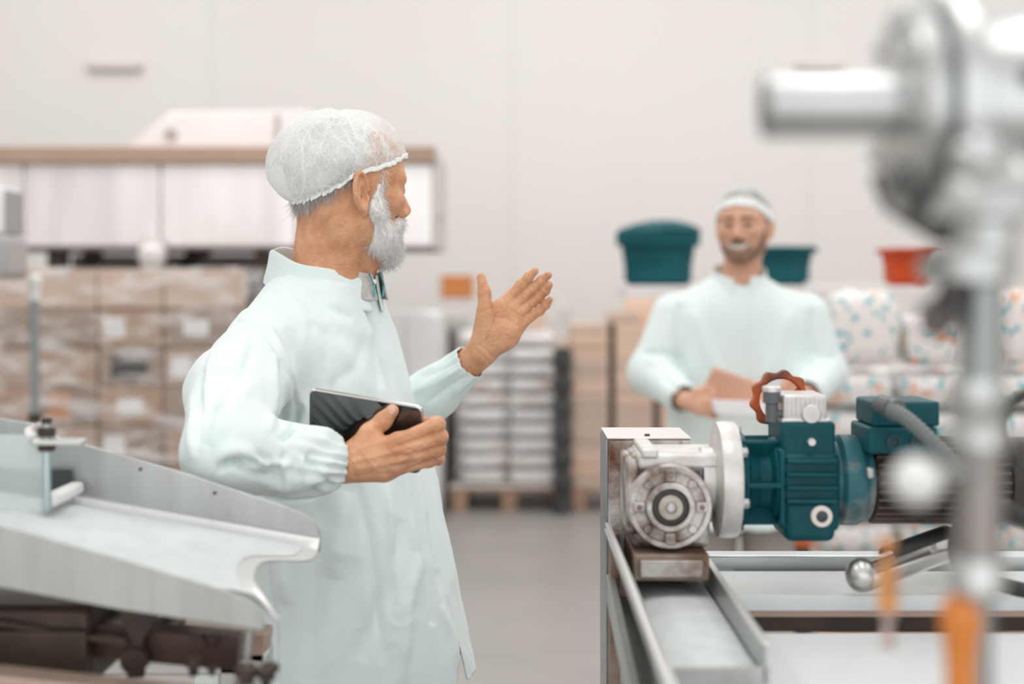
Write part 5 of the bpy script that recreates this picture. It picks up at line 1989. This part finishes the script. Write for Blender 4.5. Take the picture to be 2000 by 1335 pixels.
xa, xb = xd(-220, D1), xd(846, D1)
pz0, pz1 = zy(481, D1), zy(320, D1)
n_p = 4
for k in range(n_p):
    u0, u1 = xa + (xb - xa) * k / n_p, xa + (xb - xa) * (k + 1) / n_p
    MB().bb(u0 + .003, u1 - .003, D1, D1 + .03, pz0, pz1).build('side_panel', SHINY, mc, bevel=.006)
MB().bb(xa, xb - .02, D1 + .03, D1 + .80, pz0 + .01, pz1 - .01).build('machine_body', STEEL_W, mc, bevel=.01)
MB().bb(xa, xd(850, D1), D1 - .05, D1 + .86, pz1, zy(287, D1)).build('top_rail', mat('tan_rail_enamel', (.36, .25, .185), .45, .2, (.42, .30, .23), 1.5, 3, .35, .7), mc, bevel=.006)
MB().bb(xd(846, D1), xd(858, D1), D1 - .02, D1 + .80, zy(486, D1), zy(300, D1)).build('end_frame', mat('pale_end_enamel', (.62, .58, .56), .4, .3), mc, bevel=.004)
MB().cyl((xd(858, D1), D1 + .02, zy(418, D1)), (xd(864, D1), D1 + .02, zy(418, D1)), .03, seg=18).build('end_knob', STEEL_D, mc)
MB().bb(xa, xb, D1 - .008, D1 + .80, pz0 - .018, pz0).build('bottom_rail', mat('dark_rail', (.16, .13, .12), .5), mc, bevel=.004)
# duct with sloped end on top
dy0, dy1 = D1 + .02, D1 + .60
duct = [(xd(232, D1), zy(296, D1)), (xd(330, D1), zy(219, D1)), (xd(600, D1), zy(213, D1)), (xd(640, D1), zy(240, D1)), (xd(640, D1), zy(296, D1))]
du = MB().prism([(x, dy0, z + .002) for x, z in duct], (0, dy1 - dy0, 0)).build('top_duct', mat('white_duct_sheet', (.84, .80, .785), .35, .3, (.78, .73, .71), 2.5, 3, .4, .65), mc, bevel=.008)
MB().cyl((xd(332, D1), dy0 - .012, zy(262, D1)), (xd(332, D1), dy0, zy(262, D1)), .035, seg=20).build('duct_port', mat('port_grey', (.42, .36, .34), .5), du)
MB().bb(xd(536, D1), xd(545, D1), dy0 - .008, dy0, zy(292, D1), zy(222, D1)).build('duct_seam', MATS['port_grey'], du)
# posts and brace under it
for px_, w_ in ((110, .10), (512, .08), (-150, .08)):
    x = xd(px_, D1 + .05)
    MB().bb(x - w_ / 2, x + w_ / 2, D1 + .05, D1 + .13, 0, pz0 - .015).build('leg', IRON, mc, bevel=.005)
    MB().bb(x - w_ / 2, x + w_ / 2, D1 + .68, D1 + .76, 0, pz0 - .015).build('leg', IRON, mc, bevel=.005)
a_, b_ = P(400, 480, D1 + .06), P(255, 620, D1 + .06)
MB().tube([a_, b_], .055, 4).build('diagonal_brace', IRON, mc)
q = P(297, 500, D1 - .06)
MB().lathe((q.x, D1 - .06, q.z - .07), (0, 0, 1), [(0, .035), (.02, .06), (.06, .072), (.105, .072), (.13, .05), (.17, .05)], 24).build('white_vessel', mat('white_vessel_plastic', (.80, .77, .76), .35), mc)
MB().bb(xd(140, D1 + .7), xd(620, D1 + .7), D1 + .70, D1 + .73, .6, pz0 - .03).build('rear_panel', mat('grey_rear_panel', (.24, .215, .20), .55), mc)  # dark panel stands in for the shadow under the machine

# tall stainless cabinet beside the bearded man's chest
ca = thing('steel_cabinet', 'plain bright stainless cabinet standing behind the raised forearm', 'cabinet', (xd(795, 8.8), 9.0, 0))
x0, x1 = xd(722, 8.8), xd(862, 8.8)
MB().bb(x0, x1, 8.8, 9.3, .06, zy(608, 8.8)).build('body', mat('bright_cabinet_steel', (.84, .84, .83), .32, .5), ca, bevel=.012)
MB().bb(x0 + .01, (x0 + x1) / 2 - .003, 8.785, 8.8, .09, zy(616, 8.8)).build('door', MATS['bright_cabinet_steel'], ca, bevel=.004)
MB().bb((x0 + x1) / 2 + .003, x1 - .01, 8.785, 8.8, .09, zy(616, 8.8)).build('door', MATS['bright_cabinet_steel'], ca, bevel=.004)
for s in (-1, 1):
    xm = (x0 + x1) / 2 + s * .03
    MB().cyl((xm, 8.772, .70), (xm, 8.772, .86), .007, seg=10).build('handle', STEEL_D, ca)
MB().bb(x0 + .02, x1 - .02, 8.82, 9.28, 0, .06).build('plinth', IRON, ca)
# stand with dark post and pale head right of it
sd = thing('machine_stand', 'grey machine head on a dark post behind the raised wrist', 'stand', (xd(884, 10.3), 10.33, 0))
xs = xd(884, 10.3)
MB().bb(xs - .035, xs + .035, 10.30, 10.37, .02, zy(622, 10.3)).build('post', IRON, sd, bevel=.006)
MB().bb(xd(838, 10.3), xd(915, 10.3), 10.26, 10.42, zy(645, 10.3), zy(612, 10.3)).build('head', mat('pale_head', (.60, .58, .56), .45, .3), sd, bevel=.02, seg=3)
MB().bb(xs - .13, xs + .13, 10.25, 10.45, 0, .03).build('base_plate', IRON, sd, bevel=.006)
MB().cyl((xd(845, 10.24), 10.24, zy(628, 10.3)), (xd(845, 10.24), 10.26, zy(628, 10.3)), .03, seg=16).build('dial', STEEL_D, sd)
# dark bin left of the sacks
bn_ = thing('wheeled_bin', 'dark plastic wheeled bin standing left of the white sacks', 'bin', (xd(846, 9.3), 9.6, 0))
x0, x1 = xd(806, 9.36), xd(880, 9.36)
DKP = mat('dark_grey_plastic', (.035, .033, .033), .5)
MB().prism([(x0 + .03, 9.39, .06), (x1 - .03, 9.39, .06), (x1, 9.36, .64), (x0, 9.36, .64)], (0, .5, 0)).build('body', DKP, bn_, bevel=.015)
MB().bb(x0 - .012, x1 + .010, 9.34, 9.89, .64, .675).build('lid', DKP, bn_, bevel=.012)
for x in (x0 + .05, x1 - .05):
    MB().cyl((x - .015, 9.72, .055), (x + .015, 9.72, .055), .055, seg=20).build('wheel', BLACK, bn_)
    MB().bb(x - .02, x + .02, 9.41, 9.45, 0, .07).build('foot', BLACK, bn_)

# ---- pallet of white sacks
def sack_mesh(lx, ly, lz, seed, nu=40, nv=14, pleat=0.0):
    mb = MB()
    vs, fs = [], []
    nth = nv
    for j in range(nth + 1):
        th = -PI / 2 + PI * j / nth
        for i in range(nu):
            ph = 2 * PI * i / nu
            e1_, e2_ = .55, .35
            cv, sv_ = math.cos(th), math.sin(th)
            ch, sh = math.cos(ph), math.sin(ph)
            x = math.copysign(abs(cv) ** e1_, cv) * math.copysign(abs(ch) ** e2_, ch)
            y = math.copysign(abs(cv) ** e1_, cv) * math.copysign(abs(sh) ** e2_, sh)
            z = math.copysign(abs(sv_) ** .45, sv_)
            n = mnoise.noise(Vector((x * 2.2 + seed, y * 2.2, z * 1.5)))
            f = 1 + .05 * n + pleat * math.sin(ph * 14)
            vs.append((x * lx / 2 * f, y * ly / 2 * f, lz / 2 + z * lz / 2 * (1 + .08 * n)))
    for j in range(nth):
        for i in range(nu):
            i2 = (i + 1) % nu
            fs.append((j * nu + i, j * nu + i2, (j + 1) * nu + i2, (j + 1) * nu + i))
    mb.add(vs, fs)
    return mb


def print_mat(name, base, c1, c2, s1, s2, t1=.60, t2=.62, stretch=(1, 1, 1)):
    """white plastic sack with blotchy two-colour print, differing per sack"""
    m = bpy.data.materials.new(name)
    m.use_nodes = True
    nt = m.node_tree
    b = nt.nodes['Principled BSDF']
    b.inputs['Roughness'].default_value = .4
    tc = nt.nodes.new('ShaderNodeTexCoord')
    oi = nt.nodes.new('ShaderNodeObjectInfo')
    ad = nt.nodes.new('ShaderNodeVectorMath')
    ad.operation = 'MULTIPLY_ADD'
    cv = nt.nodes.new('ShaderNodeCombineXYZ')
    for k in range(3):
        nt.links.new(oi.outputs['Random'], cv.inputs[k])
    ad.inputs[1].default_value = (37, 23, 11)
    nt.links.new(cv.outputs[0], ad.inputs[0])
    nt.links.new(tc.outputs['Object'], ad.inputs[2])
    mp = nt.nodes.new('ShaderNodeMapping')
    mp.inputs['Scale'].default_value = stretch
    nt.links.new(ad.outputs[0], mp.inputs['Vector'])
    last = None
    for c_, s_, t_ in ((c1, s1, t1), (c2, s2, t2)):
        n = nt.nodes.new('ShaderNodeTexNoise')
        n.inputs['Scale'].default_value = s_
        n.inputs['Detail'].default_value = 3
        nt.links.new(mp.outputs[0], n.inputs['Vector'])
        r = nt.nodes.new('ShaderNodeMapRange')
        r.inputs['From Min'].default_value, r.inputs['From Max'].default_value = t_, t_ + .03
        nt.links.new(n.outputs['Fac'], r.inputs['Value'])
        mx = nt.nodes.new('ShaderNodeMix')
        mx.data_type = 'RGBA'
        nt.links.new(r.outputs[0], mx.inputs[0])
        if last is None:
            mx.inputs[6].default_value = (*base, 1)
        else:
            nt.links.new(last, mx.inputs[6])
        mx.inputs[7].default_value = (*c_, 1)
        last = mx.outputs[2]
    nt.links.new(last, b.inputs['Base Color'])
    return m


SACK_W = print_mat('white_sack_print', (.94, .92, .90), (.74, .52, .44), (.70, .70, .70), 5, 7, .66, .68, (1, 1, 2))
SACK_P = print_mat('printed_sack', (.83, .77, .75), (.06, .42, .46), (.72, .36, .20), 24, 13, .57, .60)
D2 = 9.2
GS = 'white sacks stacked on the middle pallet'
px0, px1 = xd(882, D2), xd(1108, D2)
pallet('wooden pallet under the white sacks in the middle', px0, px1, D2, D2 + .9)
mids = thing('sheet_board', 'pale board between the middle pallet and its white sacks', 'board', ((px0 + px1) / 2, D2 + .45, .146))
MB().bb(px0 - .01, px1 + .01, D2 - .01, D2 + .9, .146, .158).build('board', mat('pale_board', (.74, .69, .66), .6), mids, bevel=.003)
sw = (xd(1090, D2) - xd(892, D2)) / 2
sm_ = None
for k in range(10):
    for i in range(2):
        x = xd(892, D2) + sw * (i + .5) + rr.uniform(-.004, .004)
        z = .162 + k * .0985
        if sm_ is None:
            sm_ = sack_mesh(sw * .97, .78, .094, 2.0).build('sack', SACK_W, None, loc=(0, 0, 0), angle=180)
            o = sm_
        else:
            o = sm_.copy()
            COL.objects.link(o)
        o.location = (x, D2 + .45 + rr.uniform(-.015, .015), z)
        o.rotation_euler.z = PI if (k + i) % 2 else 0
        tag(o, 'white plastic sack on the middle pallet, %s layer, %s column' % ('top' if k == 9 else ORD[k], ['left', 'right'][i]), 'sack', GS)
wrap('stretch_film', 'loose clear film around the white sacks on the middle pallet', xd(888, D2), xd(1094, D2), D2 + .02, D2 + .88, .16, 1.16, FILM_L, .006, seed=4)
carton('open tan carton lying on top of the white sacks', xd(1000, D2), xd(1066, D2), D2 + .15, D2 + .45, 1.165, 1.285, CARD, None, tape=False)
cf = thing('film_bundle', 'crumpled bundle of clear film on the carton above the white sacks', 'plastic film', (xd(1066, D2), D2 + .35, 1.15))


def crumple(u, t):
    th, ph = PI * t, 2 * PI * u
    d_ = Vector((math.sin(th) * math.cos(ph), math.sin(th) * math.sin(ph), math.cos(th)))
    n = mnoise.noise(d_ * 2.5 + Vector((4, 1, 2))) + .5 * mnoise.noise(d_ * 6)
    return Vector((xd(1072, D2), D2 + .60, 1.27)) + Vector((d_.x * .15, d_.y * .13, d_.z * .10)) * (1 + .45 * n)


MB().grid(crumple, 40, 20, closed_u=True).build('bundle', FILM, cf, angle=180)
# dark wrapped roll between sacks and flat cartons
rl = thing('film_roll', 'tall dark plastic-wrapped roll between the white sacks and the flat cartons', 'roll', (xd(1099, 9.08), 9.08, 0))
prof = [(0, .062)]
for k in range(1, 26):
    prof.append((k * .042, .062 + .008 * math.sin(k * 1.7) + .004 * math.sin(k * 4.1)))
MB().lathe((xd(1099, 9.08), 9.08, 0), (0, 0, 1), prof + [(1.06, .03)], 28).build('wrapped_roll', mat('dark_film', (.04, .042, .045), .3, 0, (.09, .09, .095), 9, 4, .4, .7), rl)
MB().cyl((xd(1099, 9.08), 9.08, 1.05), (xd(1099, 9.08), 9.08, 1.10), .025, seg=18).build('core_tube', CARD, rl)

# flat cartons in three columns on a pallet
GF = 'flat tan cartons stacked in columns on the pallet behind the smiling person'
fx0 = xd(1114, D2)
pallet('wooden pallet under the flat tan cartons behind the smiling person', fx0, fx0 + .78, D2, D2 + .8)
fw_ = .246
for i in range(3):
    for k in range(14):
        z0 = .145 + k * .0757
        carton('flat tan carton, %s in the %s column behind the smiling person' % (ORD[k], ['left', 'middle', 'right'][i]), fx0 + i * (fw_ + .042), fx0 + i * (fw_ + .042) + fw_, D2 + rr.uniform(-.008, .008), D2 + .42, z0, z0 + .0757, CARD if rr.random() < .6 else CARD_B, GF, tape=False)
for i in range(2):
    x = fx0 + fw_ + .021 + i * (fw_ + .042)
    sp_ = MB().bb(x - .016, x + .016, D2 + .03, D2 + .40, .146, 1.20 - .02 * i).build('foam_strip', mat('black_foam', (.022, .02, .02), .8), None)  # plain black strip fills each gap between the columns
    tag(sp_, ['upright black foam strip in the first gap between flat carton columns', 'upright black foam strip in the second gap between flat carton columns'][i], 'foam strip')
for (a, b, z0, z1, dy, lab) in ((1186, 1250, 1.206, 1.29, .0, 'small open tan carton on top of the flat carton columns'), (1226, 1300, 1.206, 1.36, .16, 'taller tan carton under the white shelf edge on the flat cartons')):
    carton(lab, xd(a, D2), xd(b, D2), D2 + dy, D2 + dy + .14, z0, z1, CARD_B if dy == 0 else CARD, None, tape=False)

# ---- white shelf with tubs
D3 = 7.0
sh = thing('white_shelf', 'long white shelf behind the smiling person carrying teal and orange tubs', 'shelf', (1.4, D3 + .25, 0))
SHW = mat('white_shelf_enamel', (.80, .76, .75), .45)
sx0, sx1 = xd(1222, D3), xd(1990, D3)
sz = zy(558, D3)
MB().bb(sx0, sx1, D3, D3 + .55, sz - .05, sz).build('shelf_board', SHW, sh, bevel=.005)
for x in (xd(1385, D3), xd(1660, D3), sx1 - .02):
    for y in (D3 + .02, D3 + .53):
        MB().bb(x - .02, x + .02, y - .02, y + .02, 0, sz - .05).build('post', SHW, sh, bevel=.004)
MB().bb(xd(1375, D3), sx1, D3 + .02, D3 + .53, .35, .38).build('lower_board', SHW, sh, bevel=.004)


def tub(name, label, cx, cy, z, rt, rb, h, m, rot, group=None, rim=.06):
    t = thing(name, label, 'tub', (cx, cy, z), group)

    def ring(r, zz, n=48):
        out = []
        for k in range(n):
            a = 2 * PI * k / n
            c_, s_ = math.cos(a), math.sin(a)
            e = .42
            x, y = math.copysign(abs(c_) ** e, c_) * r, math.copysign(abs(s_) ** e, s_) * r
            out.append((cx + x * math.cos(rot) - y * math.sin(rot), cy + x * math.sin(rot) + y * math.cos(rot), zz))
        return out
    prof_ = [(rb * .0 + .001, z), (rb * .96, z), (rb, z + .01), (rt, z + h - rim), (rt - .004, z + h - .004), (rt - .012, z + h), (rt - .014, z + .02), (.001, z + .015)]
    vs, fs = [], []
    for r, zz in prof_:
        vs += ring(r, zz)
    n = 48
    for j in range(len(prof_) - 1):
        for k in range(n):
            k2 = (k + 1) % n
            fs.append((j * n + k, j * n + k2, (j + 1) * n + k2, (j + 1) * n + k))
    MB().add(vs, fs).build('body', m, t, angle=35)
    vs, fs = [], []
    pr = [(rt, z + h - rim), (rt + .020, z + h - rim), (rt + .022, z + h - .006), (rt + .014, z + h + .002), (rt - .012, z + h + .002)]
    for r, zz in pr:
        vs += ring(r, zz)
    for j in range(len(pr) - 1):
        for k in range(n):
            k2 = (k + 1) % n
            fs.append((j * n + k, j * n + k2, (j + 1) * n + k2, (j + 1) * n + k))
    MB().add(vs, fs).build('rim', m, t, angle=35)
    return t


TUBT = mat('teal_tub_plastic', (.002, .075, .090), .55, 0, (.003, .092, .108), 4, 2, .4, .6, spec=.25)
TUBO = mat('orange_red_tub_plastic', (.48, .055, .006), .5, spec=.3)
big = tub('plastic_tub', 'large teal plastic tub on the white shelf end, beside the smiling person', xd(1286, D3 + .22), D3 + .24, sz, .152, .128, .275, TUBT, math.radians(40), rim=.075)
lx, ly, lz = xd(1290, D3 + .22), D3 + .24, sz + .277
vs = []
for (r_, h_, ox) in ((.172, 0, 0), (.168, .010, 0), (.11, .038, .012), (.05, .052, .02), (.001, .054, .022)):
    for k_ in range(40):
        a_ = 2 * PI * k_ / 40
        c_, s_ = math.cos(a_), math.sin(a_)
        x_, y_ = math.copysign(abs(c_) ** .45, c_) * r_, math.copysign(abs(s_) ** .45, s_) * r_
        cr, sr = math.cos(math.radians(40)), math.sin(math.radians(40))
        vs.append((lx + ox + x_ * cr - y_ * sr, ly + x_ * sr + y_ * cr, lz + h_))
MB().add(vs, [(j * 40 + k_, j * 40 + (k_ + 1) % 40, (j + 1) * 40 + (k_ + 1) % 40, (j + 1) * 40 + k_) for j in range(4) for k_ in range(40)]).build('lid', TUBT, big, angle=60)
tub('plastic_tub', 'teal plastic tub on the white shelf, half hidden by the smiling person', xd(1530, D3 + .2), D3 + .2, sz, .118, .088, .195, TUBT, math.radians(28), rim=.03)
tub('plastic_tub', 'orange-red plastic tub on the white shelf near the vertical pipe', xd(1772, D3 + .2), D3 + .2, sz, .110, .080, .185, TUBO, math.radians(15), rim=.02)

# ---- wrapped printed sacks on the right
D4 = 5.35
rx0 = xd(1606, D4)
pallet('wooden pallet under the printed sacks at the right', rx0, rx0 + 1.2, D4, D4 + .8)
GP = 'printed white sacks stacked at the right'
rw = .30
base_s = None
for k in range(7):
    for i in range(4):
        if base_s is None:
            base_s = sack_mesh(rw * .96, .66, .134, 5.0).build('sack', SACK_P, None, loc=(0, 0, 0), angle=180)
            o = base_s
        else:
            o = base_s.copy()
            COL.objects.link(o)
        o.location = (rx0 + rw * (i + .5) + rr.uniform(-.005, .005), D4 + .37 + rr.uniform(-.02, .02), .150 + k * .140)
        o.rotation_euler = (0, 0, PI * rr.randint(0, 1) + rr.uniform(-.015, .015))
        tag(o, 'printed white sack of the pile at right, %s layer, %s from the left' % ('top' if k == 6 else ORD[k], ['first', 'second', 'third', 'fourth'][i]), 'sack', GP)
bag = None
for i, (px_, w_, h_, lab) in enumerate(((1678, .26, .295, 'pleated white bag with teal print standing next to the smiling person'), (1812, .21, .20, 'white bag with teal print standing behind the vertical pipe'), (1985, .26, .30, 'pleated white bag standing at the right picture edge'))):
    o = sack_mesh(w_, .24, h_, 9.0 + i, nu=84, nv=16, pleat=.018).build('bag', SACK_P, None, loc=(0, 0, 0), angle=180)
    o.location = (xd(px_, D4 + .2), D4 + .2, .145 + 7 * .140 + .02)
    tag(o, lab, 'bag')
wrap('stretch_film', 'clear film sheet sagging around the printed sacks at the right', rx0 - .02, rx0 + 1.24, D4 - .03, D4 + .75, .15, 1.14, FILM_L, .02, seed=7)
# low dark post with an orange cap behind the motor
bk = thing('bollard', 'short dark post with an orange cap seen below the teal motor', 'bollard', (xd(1560, 5.0), 5.0, 0))
MB().lathe((xd(1560, 5.0), 5.0, .0), (0, 0, 1), [(0, .10), (.012, .10), (.016, .045), (.55, .040)], 24).build('post', DKP, bk)
MB().lathe((xd(1560, 5.0), 5.0, .55), (0, 0, 1), [(0, .042), (.005, .048), (.06, .048), (.075, .040), (.08, .02)], 24).build('cap', ORANGE, bk)
